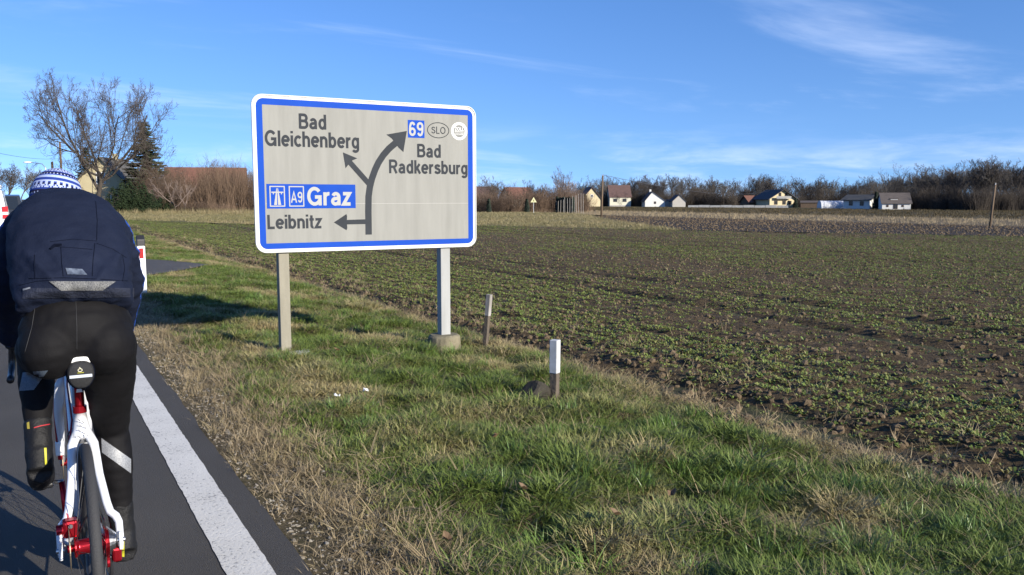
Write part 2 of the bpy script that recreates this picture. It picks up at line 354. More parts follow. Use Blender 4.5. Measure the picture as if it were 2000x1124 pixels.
def clump(seed, nb, rad_, h, w, lean, m, curl=.5, seg=3):
    r = random.Random(seed); vs, fs = [], []
    for i in range(nb):
        a, d = r.uniform(0, 6.283), rad_ * math.sqrt(r.random()); x, y = d * math.cos(a), d * math.sin(a)
        az = a + r.gauss(0, .9); le = abs(r.gauss(lean, .3)); L = h * r.uniform(.5, 1.1); ww = w * r.uniform(.7, 1.2)
        px, py, pz = x, y, -.01; o = len(vs); side = az + 1.5708 + r.gauss(0, .5)
        for k in range(seg + 1):
            u = k / seg; hw = ww * (1 - u) ** .7 * .5
            if k < seg: vs += [(px - hw * math.cos(side), py - hw * math.sin(side), pz), (px + hw * math.cos(side), py + hw * math.sin(side), pz)]
            else: vs.append((px, py, pz))
            t = le + curl * u * 1.6; st = L / seg
            px += st * math.sin(t) * math.cos(az); py += st * math.sin(t) * math.sin(az); pz += st * math.cos(t)
        for k in range(seg - 1): q = o + 2 * k; fs.append((q, q + 1, q + 3, q + 2))
        q = o + 2 * (seg - 1); fs.append((q, q + 1, q + 2))
    me = bpy.data.meshes.new('clump'); me.from_pydata(vs, [], fs); me.materials.append(m); return me
R = np.random.RandomState(11)
def pts(n, x0, x1, y0, y1, power=1.0):         # denser towards the near end
    return R.uniform(x0, x1, n), y0 + (y1 - y0) * R.uniform(0, 1, n) ** power
def rz(n, tilt=.12): return np.stack([R.normal(0, tilt, n), R.normal(0, tilt, n), R.uniform(0, 6.283, n)], -1)
GREEN = mat('grass_blades', (.060, .098, .017), .6, spec=.25, col2=(.140, .180, .040), scale=9, tint=(.31, .25, .125))
DRY = mat('dry_blades', (.33, .262, .165), .7, spec=.25, col2=(.21, .16, .095), scale=9, tint=(.15, .145, .05))
TUFT = mat('tuft_blades', (.10, .185, .028), .45, col2=(.17, .26, .052), scale=7, tint=(.085, .135, .035), transl=.2)
gp = [clump(i, 46, .085, .085, .0062, 1.0, GREEN) for i in range(6)]
dp = [clump(50 + i, 30, .085, .10, .0042, 1.0, DRY, .4) for i in range(5)]
tp = [clump(90 + i, 90, .10, .15, .007, .55, TUFT, .6) for i in range(4)]
def keepxy(x, y, k): return x[k], y[k]
def dist(x, y): return np.hypot(x, y)
def lay(name, protos, x, y, zf, s0, s1, tint, dz=0, tilt=.15, label=None, sc=1):
    n = len(x); z = zf(x, y) + dz
    return scatter(name, protos, np.stack([x, y, z], -1), rz(n, tilt), R.uniform(s0, s1, n) * sc, tint, label=label)
# green sward
x, y = pts(80000, 1.25, 5.05, .3, 60, 1.9)
ed = np.clip((x - 1.25) / .5, 0, 1) * np.clip((4.95 - x) / .35, .04, 1); k = (R.uniform(0, 1, len(x)) < ed * (.45 + .75 * fbm(x * 1.1, y * 1.1, 4, 3))) & ~in_poly(x, y, DRIVE)
x, y = keepxy(x, y, k)
dryness = np.clip((fbm(x * 1.5, y * 1.5, 71, 4) - .44) * 4.2 + (fbm(x * .5, y * .5, 73, 2) - .5) * 1.2 + np.clip((1.5 - x) / .4, 0, 1) * .8 - .32 + np.clip((x - 4.4) / .5, 0, 1) * .25 + R.normal(0, .16, len(x)), 0, 1)
mound = .6 + .9 * fbm(x * 3.1, y * 3.1, 27, 2)
lay('grass', gp, x, y, verge_z, .55, 1.15, dryness, sc=mound, label='mixed green and straw coloured grass covering the verge')
# straw along the gravel shoulder and the field margin
x, y = pts(34000, .93, 2.5, .3, 60, 1.9); k = (R.uniform(0, 1, len(x)) < np.clip((x - .9) / .35, .0, 1) * np.clip((1.68 - x) / .55, 0, 1) * (.35 + .9 * fbm(x * 1.4, y * 1.4, 14, 3))) & ~in_poly(x, y, DRIVE)
x, y = keepxy(x, y, k); lay('dry_grass', dp, x, y, verge_z, .45, 1.15, np.clip(R.normal(.15, .2, len(x)) + (x - 1.5) * .3, 0, 1), tilt=.3, label='dry straw coloured grass along the road edge')
x, y = pts(16000, 4.2, 7.0, .5, 60, 1.7); k = R.uniform(0, 1, len(x)) < np.exp(-((x - 5.35) / .8) ** 2) * (.25 + fbm(x, y * .7, 15, 3)) * .2
x, y = keepxy(x, y, k); lay('margin_straw', dp, x, y, lambda a, b: np.maximum(verge_z(a, b), field_z(a, b)), .7, 1.6, np.clip(R.normal(.1, .15, len(x)), 0, 1), tilt=.5, label='loose dry stalks along the field margin')
THATCH = mat('thatch_blades', (.21, .155, .085), .8, spec=.2, col2=(.10, .072, .042), scale=9, tint=(.30, .24, .14))
x, y = pts(20000, 1.2, 5.2, .3, 45, 1.9); k = ~in_poly(x, y, DRIVE) & (R.uniform(0, 1, len(x)) < (.25 + 1.1 * fbm(x * 2.0, y * 2.0, 91, 3)) * (1 - .72 * np.clip((x - 1.5) / .4, 0, 1) * np.clip((4.7 - x) / .4, 0, 1))); x, y = keepxy(x, y, k)
lay('flattened_thatch', [clump(130 + i, 16, .10, .15, .0045, 1.38, THATCH, .12, 2) for i in range(5)], x, y, verge_z, .6, 1.3, R.uniform(0, 1, len(x)), dz=.018, tilt=.2, label='flattened dead grass matted between the living blades')
# bright tufts where the photograph has them, and a scatter of others
tuft_px = [(735, 700), (800, 668), (1300, 822), (1030, 945), (1150, 965), (1340, 928), (1480, 895), (1460, 960), (1530, 1095), (1650, 1085), (945, 965), (690, 820), (640, 580), (600, 555), (470, 555), (500, 590), (440, 600), (1060, 860), (850, 690), (700, 850), (1240, 960), (1900, 1050), (1760, 1010), (1820, 930)]
tx, ty = [], []
for a, b_ in tuft_px:
    q = ray(a, b_); s_ = (CAMH + .12) / -q.z
    for k in range(3): tx.append(q.x * s_ + random.gauss(0, .07)); ty.append(q.y * s_ + random.gauss(0, .07))
ex, ey = pts(170, 1.9, 4.6, 1, 45, 1.4); tx, ty = np.concatenate([tx, ex]), np.concatenate([ty, ey])
k = (tx > 1.5) & (tx < 4.9) & ~in_poly(tx, ty, DRIVE); tx, ty = keepxy(tx, ty, k)
lay('grass_tufts', tp, tx, ty, verge_z, .55, 1.05, np.clip(R.normal(.3, .3, len(tx)), 0, 1), label='lush bright green grass tufts in the verge')
# gravel
def rock(seed, m, sq=.6):
    r = random.Random(seed); bm = bmesh.new(); bmesh.ops.create_icosphere(bm, subdivisions=1, radius=1)
    for v in bm.verts: v.co *= r.uniform(.7, 1.15); v.co.z *= sq
    me = bpy.data.meshes.new('stone'); bm.to_mesh(me); bm.free(); me.materials.append(m); return me
GRV = mat('gravel', (.17, .145, .11), .9, var=.3, scale=3, tint=(.30, .28, .24))
CLOD = mat('clod', (.098, .068, .036), .95, var=.3, scale=3, bump=.6, bscale=6, tint=(.14, .10, .058))
x, y = pts(26000, .93, 1.75, .3, 32, 1.8); k = (R.uniform(0, 1, len(x)) < np.exp(-((x - 1.12) / .28) ** 2) * (.3 + fbm(x * 2, y * 2, 16, 3))) & ~in_poly(x, y, DRIVE)
x, y = keepxy(x, y, k); n = len(x); scatter('gravel', [rock(i, GRV) for i in range(5)], np.stack([x, y, verge_z(x, y)], -1), rz(n, .5), .004 + .012 * R.uniform(0, 1, n) ** 3, np.clip(R.normal(.3, .3, n), 0, 1), label='loose gravel between road edge and dry grass')
# clods and seedlings in the field
x, y = pts(90000, 4.7, 40, .5, 45, 1.3); x = 4.7 + (x - 4.7) ** 1.35 / 35.3 ** .35; k = in_poly(x, y, FIELD) & (R.uniform(0, 1, len(x)) < .35 + .9 * np.exp(-((x - 5.2) / .5) ** 2)); x, y = keepxy(x, y, k); n = len(x)
scatter('clods', [rock(20 + i, CLOD, .7) for i in range(5)], np.stack([x, y, field_z(x, y) + .005], -1), rz(n, .6), .012 + .04 * R.uniform(0, 1, n) ** 3, R.uniform(0, 1, n), label='dark broken soil clods in the field')
def seedling(seed, m):
    r = random.Random(seed); vs, fs = [], []
    for i in range(r.randint(4, 6)):
        a = r.uniform(0, 6.283); L = r.uniform(.04, .085); w = L * .5; up = r.uniform(.35, .95); o = len(vs)
        c, s_ = math.cos(a), math.sin(a)
        for q, hw, zz in ((.0, .1, 0), (.45, .8, .6), (.8, .9, .95), (1.1, .0, .85)):
            for sd in (-1, 1): vs.append((c * L * q - s_ * w * .5 * hw * sd, s_ * L * q + c * w * .5 * hw * sd, L * up * zz + (.006 * (hw > .5))))
        for j in range(3): q = o + 2 * j; fs.append((q, q + 1, q + 3, q + 2))
    me = bpy.data.meshes.new('seedling'); me.from_pydata(vs, [], fs); me.materials.append(m); return me
LEAF = mat('seedling_leaf', (.095, .145, .026), .5, spec=.25, col2=(.155, .205, .046), scale=12, tint=(.20, .17, .065))
sp_ = [seedling(i, LEAF) for i in range(6)]
x, y = pts(600000, 0, 1, 0, 1); x = 5.2 + 50 * x ** 1.5; y = -4 + 78 * y ** 1.15
row = np.abs(((x * .995 + y * .06) / .21) % 1 - .5) * 2
bands = fbm(x * .35, y * .12, 61, 3)
k = in_poly(x, y, FIELD) & (R.uniform(0, 1, len(x)) < np.clip(bands * 2.3 - .45, .12, 1) * (.45 + .55 * row) * np.clip((x - 5.25) / .9, 0, 1))
for off in (9.2, 11.0, 21.5, 23.3): k &= ~((track(x, y, off, rad(2), .16) > .4) & (R.uniform(0, 1, len(x)) < .8))
x, y = keepxy(x, y, k)
lay('crop_seedlings', sp_, x, y, field_z, .28, .70, np.clip(R.normal(.3, .25, len(x)), 0, 1), dz=.004, label='rows of small green leafy seedlings in dark soil')
x, y = pts(5200, 5, 45, .5, 60, 1.2); k = in_poly(x, y, FIELD); x, y = keepxy(x, y, k)
lay('field_straw', [clump(200 + i, 3, .05, .22, .004, 1.0, DRY, .3, 2) for i in range(4)], x, y, field_z, .6, 1.3, np.zeros(len(x)), tilt=.4, label='single pale straw stalks among the seedlings')
x, y = pts(15000, 59, 110, -25, 132); x = np.round(x / .75) * .75 + R.normal(0, .04, len(x)); k = in_poly(x, y, STUB); x, y = keepxy(x, y, k)
lay('maize_stubble', [clump(220 + i, 7, .12, .34, .022, .25, mat('stalk%d' % i, (.30, .235, .14), .8, var=.2), .1, 1) for i in range(3)], x, y, lambda a, b: g(a) + .015, .7, 1.3, np.zeros(len(x)), label='pale cut maize stalks standing in rows')
MG = mat('meadow_blades', (.15, .135, .05), .6, col2=(.10, .105, .038), scale=5, tint=(.26, .205, .105))
x, y = pts(34000, 1.3, 66, 36, 165, 1.2); k = in_poly(x, y, MEADOW); x, y = keepxy(x, y, k)
lay('meadow_grass', [clump(240 + i, 26, .3, .17, .016, .5, MG, .4, 2) for i in range(4)], x, y, lambda a, b: g(a) + .01, .7, 1.4, np.clip(fbm(x * .1, y * .1, 5) + R.normal(0, .2, len(x)), 0, 1), label='short yellowish winter grass of the meadow')
x, y = pts(16000, 33, 66, -10, 78); k = in_poly(x, y, PLOUGH); x, y = keepxy(x, y, k); n = len(x)
scatter('plough_clods', [rock(30 + i, CLOD, .6) for i in range(4)], np.stack([x, y, g(x) + .03], -1), rz(n, .5), .03 + .075 * R.uniform(0, 1, n) ** 2, R.uniform(0, 1, n), label='big turned clods of the ploughed strip')
x, y = pts(2600, 1.5, 44, 92, 112, 1.0); dd = y * CY + x * SY; k = (dd > 93) & (dd < 101); x, y = keepxy(x, y, k)
lay('tall_dry_grass', [clump(260 + i, 24, .35, .75, .022, .35, MG, .35, 2) for i in range(3)], x, y, lambda a, b: g(a), .5, 1.2, R.uniform(.5, 1, len(x)), label='tall dry grass along the foot of the thicket')
FG = mat('far_field_growth', (.085, .066, .036), .9, col2=(.06, .058, .028), scale=4, spec=.1, tint=(.12, .09, .05))
x, y = pts(26000, 84, 215, -60, 225); k = in_poly(x, y, [(87, 46), (110, -25), (210, -60), (215, 60), (175, 160), (130, 230), (86, 113)]); x, y = keepxy(x, y, k)
lay('far_field_growth', [clump(280 + i, 12, .5, .3, .05, .8, FG, .4, 2) for i in range(3)], x, y, lambda a, b: g(a) + .008, .6, 1.3, R.uniform(0, 1, len(x)), label='low brown growth on the far field')
# ================================================================== the direction sign
WHITE = mat('white_film', (.62, .62, .60), .7, var=.04, scale=3, spec=.12)
BLUE = mat('blue_film', (.011, .060, .36), .7, var=.08, scale=2.5, spec=.08)
def sign_face(name, c):
    m = mat(name, c, .75, spec=.08, col2=tuple(x * .84 for x in c), scale=2.2, stretch=(5, 1, .55), detail=6); return m
FACE = sign_face('grey_film', (.275, .272, .250)); INK = mat('dark_film', (.040, .044, .050), .8, var=.12, scale=3, spec=.05); PALE = mat('pale_film', (.36, .36, .345), .7, spec=.1)
SW, SH, SZ = 2.40, 1.53, .968
sign = thing('direction_sign', 'large grey road direction sign with blue border on two posts', 'road sign', (1.913, 8.228, SZ), rad(-1.1))
def rrect(x0, z0, x1, z1, r, n=8):
    P = []
    for cx_, cz_, a0 in ((x1 - r, z0 + r, -90), (x1 - r, z1 - r, 0), (x0 + r, z1 - r, 90), (x0 + r, z0 + r, 180)):
        for k in range(n + 1): a = rad(a0 + 90 * k / n); P.append((cx_ + r * math.cos(a), cz_ + r * math.sin(a)))
    return P
backm = mat('aluminium', (.42, .43, .44), .45, metal=.8, var=.1)
panel = part('panel', MB().prism(rrect(0, 0, SW, SH, .105), 0, .022), backm, sign)
def sheet(poly, y): return MB().add([(x, y, z) for x, z in poly], [tuple(range(len(poly)))])
def ringf(a, b, y): n = len(a); return MB().add([(x, y, z) for x, z in a] + [(x, y, z) for x, z in b], [(i, (i + 1) % n, n + (i + 1) % n, n + i) for i in range(n)])
o_ = rrect(.0, .0, SW, SH, .105); b_ = rrect(.040, .036, SW - .036, SH - .036, .075); c_ = rrect(.101, .092, SW - .096, SH - .097, .004)
part('white_rim', ringf(rrect(.001, .001, SW - .001, SH - .001, .105), b_, -.0015), WHITE, panel)
part('raised_edge', MB().tube([(x, -.004, z) for x, z in rrect(.004, .004, SW - .004, SH - .004, .101)], .007, 6, closed=True), WHITE, panel, smooth=True)
part('blue_border', ringf(b_, c_, -.0018), BLUE, panel)
part('face', sheet(c_, -.0012), FACE, panel)
part('panel_joint', MB().box((.102, -.0022, .478), (2.303, -.0012, .4815)), mat('joint', (.40, .39, .37), .8, spec=.05), panel)
def arc(cx, cy, rx, ry, a0, a1, n=14): return [(cx + rx * math.cos(rad(a0 + (a1 - a0) * k / n)), cy + ry * math.sin(rad(a0 + (a1 - a0) * k / n))) for k in range(n + 1)]
s_s = [(.48, .53), (.42, .61), (.30, .645), (.17, .62), (.11, .53), (.16, .44), (.30, .385), (.44, .32), (.50, .21), (.43, .11), (.29, .075), (.15, .11), (.08, .20)]
six = [arc(.31, .30, .21, .22, 0, 360, 24), [(.49, .77), (.42, .89), (.31, .925), (.19, .87), (.12, .70), (.10, .48), (.10, .30)]]
GLY = {'B': (.72, [[(.1, 0), (.1, 1)], [(.1, .92)] + arc(.38, .72, .2, .2, 90, -90) + [(.1, .52)], [(.1, .52)] + arc(.40, .30, .22, .22, 90, -90) + [(.1, .08)]]),
 'a': (.62, [[(.48, 0), (.48, .42)] + arc(.295, .45, .185, .195, 0, 155), [(.48, .40), (.34, .385)] + arc(.27, .225, .175, .15, 90, 270) + [(.38, .10), (.48, .2)]]),
 'd': (.62, [[(.5, 0), (.5, 1)], arc(.30, .36, .205, .285, 0, 360, 28)]), 'b': (.62, [[(.1, 0), (.1, 1)], arc(.31, .36, .205, .285, 0, 360, 28)]),
 'G': (.88, [arc(.43, .5, .34, .42, 38, 335, 28) + [(.75, .46), (.45, .46)], [(.75, .42), (.75, 0)]]), 'l': (.2, [[(.1, 0), (.1, 1)]]),
 'e': (.62, [arc(.315, .36, .23, .285, 0, 318, 26), [(.09, .37), (.56, .37)]]), 'i': (.2, [[(.1, 0), (.1, .72)], [(.1, .85), (.1, 1)]]), 'c': (.56, [arc(.315, .36, .225, .285, 42, 318, 24)]),
 'h': (.6, [[(.1, 0), (.1, 1)], arc(.295, .44, .195, .205, 180, 0) + [(.49, 0)]]), 'n': (.6, [[(.1, 0), (.1, .72)], arc(.295, .44, .195, .205, 180, 0) + [(.49, 0)]]),
 'r': (.40, [[(.1, 0), (.1, .72)], arc(.34, .42, .24, .22, 180, 82)]), 'g': (.62, [arc(.30, .36, .205, .285, 0, 360, 28), [(.5, .72), (.5, -.04)] + arc(.295, -.04, .205, .165, 0, -155)]),
 'R': (.74, [[(.1, 0), (.1, 1)], [(.1, .92)] + arc(.40, .70, .22, .22, 90, -90) + [(.1, .48)], [(.40, .48), (.63, 0)]]), 'k': (.56, [[(.1, 0), (.1, 1)], [(.1, .25), (.47, .72)], [(.25, .42), (.51, 0)]]),
 's': (.57, [s_s]), 'u': (.6, [[(.49, 0), (.49, .72)], [(.1, .72)] + arc(.295, .28, .195, .205, 180, 360)]), 'L': (.56, [[(.1, 1), (.1, .08), (.54, .08)]]),
 't': (.38, [[(.18, .94), (.18, .22)] + arc(.30, .20, .12, .125, 180, 285), [(.02, .645), (.36, .645)]]), 'z': (.54, [[(.05, .645), (.44, .645), (.08, .075), (.50, .075)]]),
 '6': (.62, six), '9': (.62, [[(.62 - x, 1 - y) for x, y in p_] for p_ in six]), 'S': (.68, [[(x * 1.2, y / .72) for x, y in s_s]]), 'O': (.86, [arc(.43, .5, .34, .42, 0, 360, 30)]),
 'Z': (.64, [[(.05, .92), (.52, .92), (.08, .08), (.60, .08)]]), 'A': (.68, [[(.05, 0), (.34, .96), (.63, 0)], [(.15, .3), (.53, .3)]]), 'D': (.74, [[(.1, 0), (.1, 1)], [(.1, .92)] + arc(.34, .5, .30, .42, 90, -90) + [(.1, .08)]]),
 'U': (.74, [[(.1, 1)] + arc(.36, .34, .26, .26, 180, 360) + [(.62, 1)]]), 'N': (.72, [[(.1, 0), (.1, 1)], [(.12, .96), (.60, .04)], [(.62, 0), (.62, 1)]]), 'E': (.6, [[(.1, 0), (.1, 1)], [(.1, .92), (.54, .92)], [(.1, .5), (.5, .5)], [(.1, .08), (.54, .08)]])}
def word(txt, x0, z0, x1, z1, m, y=-.003, off=.094, parent=panel, gap=.06):
    """upright grotesque lettering drawn as constant-width strokes, fitted to its box"""
    V, Fc, D, x = [], [], [], 0
    for ch in txt:
        adv, st = GLY[ch]
        for k, p_ in enumerate(st):
            n_ = len(p_); o = len(V); shut = n_ > 12 and math.dist(p_[0], p_[-1]) < 1e-6
            for i_ in range(n_):
                a, b6 = p_[i_ - 1] if i_ else (p_[-2] if shut else p_[0]), p_[(i_ + 1)] if i_ < n_ - 1 else (p_[1] if shut else p_[-1])
                d1 = Vector((p_[i_][0] - a[0], p_[i_][1] - a[1])); d2 = Vector((b6[0] - p_[i_][0], b6[1] - p_[i_][1]))
                if d1.length < 1e-9: d1 = d2.copy()
                if d2.length < 1e-9: d2 = d1.copy()
                d1.normalize(); d2.normalize(); t_ = (d1 + d2); t_ = t_.normalized() if t_.length > 1e-6 else d1; w_ = off / max(.45, t_.dot(d1))
                V += [(x + p_[i_][0] - t_.y * w_, p_[i_][1] + t_.x * w_), (x + p_[i_][0] + t_.y * w_, p_[i_][1] - t_.x * w_)]; D += [k * .00012] * 2
            Fc += [(o + 2 * i_, o + 2 * i_ + 1, o + 2 * i_ + 3, o + 2 * i_ + 2) for i_ in range(n_ - 1)]
        x += adv + gap
    a = np.array(V); lo, hi = a.min(0), a.max(0)
    mb = MB().add([(x0 + (p_[0] - lo[0]) / (hi[0] - lo[0]) * (x1 - x0), y - d_, z0 + (p_[1] - lo[1]) / (hi[1] - lo[1]) * (z1 - z0)) for p_, d_ in zip(V, D)], Fc)
    return part('lettering', mb, m, parent)
word('Bad', .452, 1.214, .728, 1.366, INK); word('Gleichenberg', .117, .994, 1.066, 1.193, INK)
word('Bad', 1.705, .965, 1.979, 1.110, INK); word('Radkersburg', 1.386, .752, 2.298, .938, INK); word('Leibnitz', .117, .231, .667, .372, INK)
part('route_plate', sheet([(1.602, 1.170), (1.791, 1.170), (1.791, 1.354), (1.602, 1.354)], -.0026), BLUE, panel); word('69', 1.614, 1.186, 1.779, 1.338, PALE, -.0036, .085)
el_ = lambda cx_, cz_, rx, rz_: [(cx_ + rx * math.cos(6.28319 * k / 40), cz_ + rz_ * math.sin(6.28319 * k / 40)) for k in range(40)]
part('oval', ringf(el_(1.951, 1.259, .129, .084), el_(1.951, 1.259, .121, .076), -.0028), INK, panel); word('SLO', 1.871, 1.222, 2.036, 1.298, INK, off=.06)
part('customs_ring', ringf(el_(2.199, 1.259, .098, .096), el_(2.199, 1.259, .067, .066), -.0028), WHITE, panel); part('customs_disc', sheet(el_(2.199, 1.259, .067, .066), -.0025), mat('disc_grey', (.20, .20, .19), .8, spec=.05), panel)
word('ZOLL', 2.145, 1.263, 2.254, 1.303, WHITE, -.0036); word('DOUANE', 2.145, 1.216, 2.254, 1.243, WHITE, -.0036, .07); part('customs_bar', sheet([(2.145, 1.249), (2.254, 1.249), (2.254, 1.255), (2.145, 1.255)], -.0036), WHITE, panel)
part('motorway_plate', sheet([(.118, .433), (1.016, .433), (1.016, .673), (.118, .673)], -.0026), BLUE, panel)
word('Graz', .515, .458, .981, .648, PALE, -.0036, .095)
for q0, q1 in ((.146, .296), (.334, .485)): part('plate_frame', ringf(rrect(q0, .451, q1, .654, .004, 2), rrect(q0 + .011, .462, q1 - .011, .643, .003, 2), -.0036), PALE, panel)
word('A9', .352, .488, .468, .612, PALE, -.0036, .075)
mwm = MB()
for P in ([(.187, .468), (.216, .468), (.2195, .632), (.214, .632)], [(.226, .468), (.256, .468), (.229, .632), (.2235, .632)], [(.163, .586), (.281, .586), (.281, .598), (.163, .598)], [(.178, .572), (.188, .572), (.188, .586), (.178, .586)], [(.256, .572), (.266, .572), (.266, .586), (.256, .586)]):
    mwm.add([(x, -.0036 - .0004 * (P[0][1] > .5), z) for x, z in P], [(0, 1, 2, 3)])
part('motorway_symbol', mwm, PALE, panel)
# curved main arrow with its two branches
cl = [(1.150, .158), (1.151, .40), (1.156, .55), (1.172, .65), (1.196, .735), (1.233, .83), (1.272, .905), (1.325, .98), (1.385, 1.045), (1.43, 1.083), (1.475, 1.118)]
am = MB(); nn = len(cl)
for i, (x, z) in enumerate(cl):
    a, b2 = cl[max(0, i - 1)], cl[min(nn - 1, i + 1)]; d = Vector((b2[0] - a[0], b2[1] - a[1])).normalized(); w = .0345
    am.v += [(x - d.y * w, -.003, z + d.x * w), (x + d.y * w, -.003, z - d.x * w)]
am.f = [(2 * i, 2 * i + 1, 2 * i + 3, 2 * i + 2) for i in range(nn - 1)]
part('main_arrow', am, INK, panel)
part('arrow_head', sheet([(1.590, 1.238), (1.362, 1.192), (1.42, 1.155), (1.497, 1.06), (1.548, 1.018)], -.0034), INK, panel)
part('branch_arrow', sheet([(1.146, .660), (1.158, .728), (.985, .915), (.945, .878)], -.0034), INK, panel)
part('arrow_head', sheet([(.893, .996), (.917, .838), (.945, .872), (.99, .918), (1.043, .94)], -.0038), INK, panel)
part('side_arrow', sheet([(1.125, .268), (1.125, .317), (.905, .313), (.905, .267)], -.0034), INK, panel)
part('arrow_head', sheet([(.783, .290), (.913, .208), (.922, .230), (.917, .290), (.922, .352), (.915, .373)], -.0038), INK, panel)
POST = mat('post_paint', (.28, .26, .205), .85, spec=.1, col2=(.20, .185, .145), scale=3, stretch=(3, 3, .4), bump=.2, bscale=30); POST2 = mat('post_galvanised', (.31, .312, .305), .8, spec=.1, var=.12, scale=4, stretch=(2, 2, .3))
for sx_, w, gz, m in ((.273, .104, -.07, POST), (2.035, .112, -.15, POST2)):
    p_ = part('post', MB().box((sx_ - w / 2, .024, gz - .3 - SZ), (sx_ + w / 2, .024 + w, SH - .15)), m, sign, bevel=.006)
for z in (.25, 1.2): part('cross_rail', MB().box((.08, .0225, z), (SW - .08, .0238, z + .05)), backm, sign)
CONC = mat('concrete', (.23, .20, .135), .9, spec=.1, col2=(.14, .125, .085), scale=7, bump=.6, bscale=35)
fm2 = MB().lathe([(.02, -.25), (.19, -.25), (.185, .06), (.178, .145), (.15, .165), (.02, .17)], c=(2.035, .075, -.17 - SZ), n=20); part('footing', fm2, CONC, sign, smooth=False, bevel=.012)
fm3 = MB().lathe([(.02, -.2), (.19, -.2), (.185, .015), (.165, .03), (.02, .032)], c=(.355, .07, -.07 - SZ), n=20); part('footing', fm3, mat('footing_grey', (.36, .36, .34), .9, var=.2, scale=8), sign, bevel=.008)
# ------------------------------------------------------------------ stakes, stone, litter
OLDW = mat('old_wood', (.14, .11, .08), .9, col2=(.07, .055, .04), scale=6, stretch=(8, 8, .7), bump=.7, bscale=25); CHALK = mat('chalky_paint', (.50, .51, .53), .8, col2=(.36, .36, .35), scale=9, detail=6)
def stake(label, base, w, h, cap, tx_, ty_, rz_, capm=CHALK):
    t_ = thing('wooden_stake', label, 'stake', base, rz_); t_.rotation_euler = (ty_, tx_, rz_)
    part('shaft', MB().box((-w / 2, -w / 2, -.25), (w / 2, w / 2, h)), OLDW, t_, bevel=.004)
    part('painted_top', MB().box((-w / 2 - .003, -w / 2 - .003, h - cap), (w / 2 + .003, w / 2 + .003, h + .004)), capm, t_, bevel=.005); return t_
stake('leaning weathered grey stake with whitish top at the field margin', (4.42, 8.18, -.2), .05, .62, .24, rad(2.5), rad(4), .5, mat('worn_chalk', (.36, .34, .32), .9, col2=(.12, .10, .08), scale=14, stretch=(1, 1, .25), detail=6))
stake('short wooden stake with clean white top beside the dark stone', (3.66, 5.58, -.15), .062, .50, .27, rad(1), 0, .5)
def boulder(name, label, cat, c, r, m, seed):
    rr = random.Random(seed); bm = bmesh.new(); bmesh.ops.create_icosphere(bm, subdivisions=3, radius=1)
    off = [Vector((rr.uniform(-1, 1), rr.uniform(-1, 1), rr.uniform(-1, 1))).normalized() for _ in range(9)]; lim = [rr.uniform(.6, .95) for _ in off]
    for v in bm.verts:
        for o2, l2 in zip(off, lim):
            d = v.co.dot(o2)
            if d > l2: v.co -= o2 * (d - l2)
        v.co = Vector((v.co.x * r[0], v.co.y * r[1], v.co.z * r[2]))
    me = bpy.data.meshes.new(name); bm.to_mesh(me); bm.free(); return tag(link(name, me, m, loc=c), label, cat)
boulder('boundary_stone', 'dark squat boundary stone in the grass beside the white topped stake', 'stone', (3.53, 5.66, -.09), (.13, .12, .11), mat('dark_stone', (.065, .058, .045), .95, spec=.1, col2=(.035, .032, .026), scale=9, bump=.8, bscale=20), 5)
for k, (px, py, lab) in enumerate([(655, 805, 'crumpled white paper scrap lying in the dry grass'), (712, 783, 'smaller white paper scrap among green grass near the beige sign post')]):
    q = ray(px, py); s_ = (CAMH + .08) / -q.z; c = q * s_
    m_ = MB(); rr = random.Random(k); m_.v = [(c.x + i * .014 + rr.uniform(-.008, .008), c.y + j * .012 + rr.uniform(-.008, .008), float(verge_z(np.array(c.x), np.array(c.y))) + .05 + rr.uniform(0, .03)) for j in range(4) for i in range(4)]
    m_.f = [(j * 4 + i, j * 4 + i + 1, j * 4 + i + 5, j * 4 + i + 4) for j in range(3) for i in range(3)]
    o = single('paper_scrap', m_, WHITE, lab, 'litter'); md = o.modifiers.new('s', 'SOLIDIFY'); md.thickness = .002
LEAFB = mat('dead_leaf', (.13, .08, .04), .7, var=.3, scale=30)
for k, (px, py) in enumerate([(665, 702), (1032, 1000), (1275, 995), (1305, 985), (1215, 1058), (880, 1110), (960, 880)]):
    q = ray(px, py); s_ = (CAMH + .1) / -q.z; c = q * s_; rr = random.Random(k + 40); a = rr.uniform(0, 6)
    z0 = float(verge_z(np.array(c.x), np.array(c.y))) + .07; m_ = MB(); L = rr.uniform(.04, .06)
    P = [(0, 0, 0), (.35, .4, .02), (.8, .35, .012), (1.2, 0, .03), (.8, -.35, .02), (.35, -.4, .005), (.6, 0, -.006)]
    m_.add([(c.x + L * (x * math.cos(a) - y * math.sin(a)), c.y + L * (x * math.sin(a) + y * math.cos(a)), z0 + z) for x, y, z in P], [(0, 1, 6), (1, 2, 6), (2, 3, 6), (3, 4, 6), (4, 5, 6), (5, 0, 6)])
    single('fallen_leaf', m_, LEAFB, 'small curled brown leaf lying in the verge grass', 'leaf', 'fallen leaves in the verge')
# delineator post behind the rider
dl = thing('delineator_post', 'white roadside delineator post with black cap and red reflector', 'delineator', (1.545, 14.4, -.05))
part('post', MB().prism([(-.06, -.2), (.06, -.2), (.06, .80), (-.06, .80)], -.045, .045), mat('plastic_white', (.75, .75, .75), .5, var=.05), dl, bevel=.02)
part('black_cap', MB().add([(-.061, -.046, .80), (.061, -.046, .80), (.061, .046, .80), (-.061, .046, .80), (-.061, -.046, .90), (.061, -.046, .90), (.061, .046, .97), (-.061, .046, .97)], [(3, 2, 1, 0), (4, 5, 6, 7), (0, 1, 5, 4), (1, 2, 6, 5), (2, 3, 7, 6), (3, 0, 4, 7)]), mat('plastic_black', (.02, .02, .022), .5), dl, bevel=.012)
part('reflector', MB().box((-.03, -.052, .60), (.03, -.046, .76)), mat('reflector_red', (.35, .02, .02), .25), dl, bevel=.004)

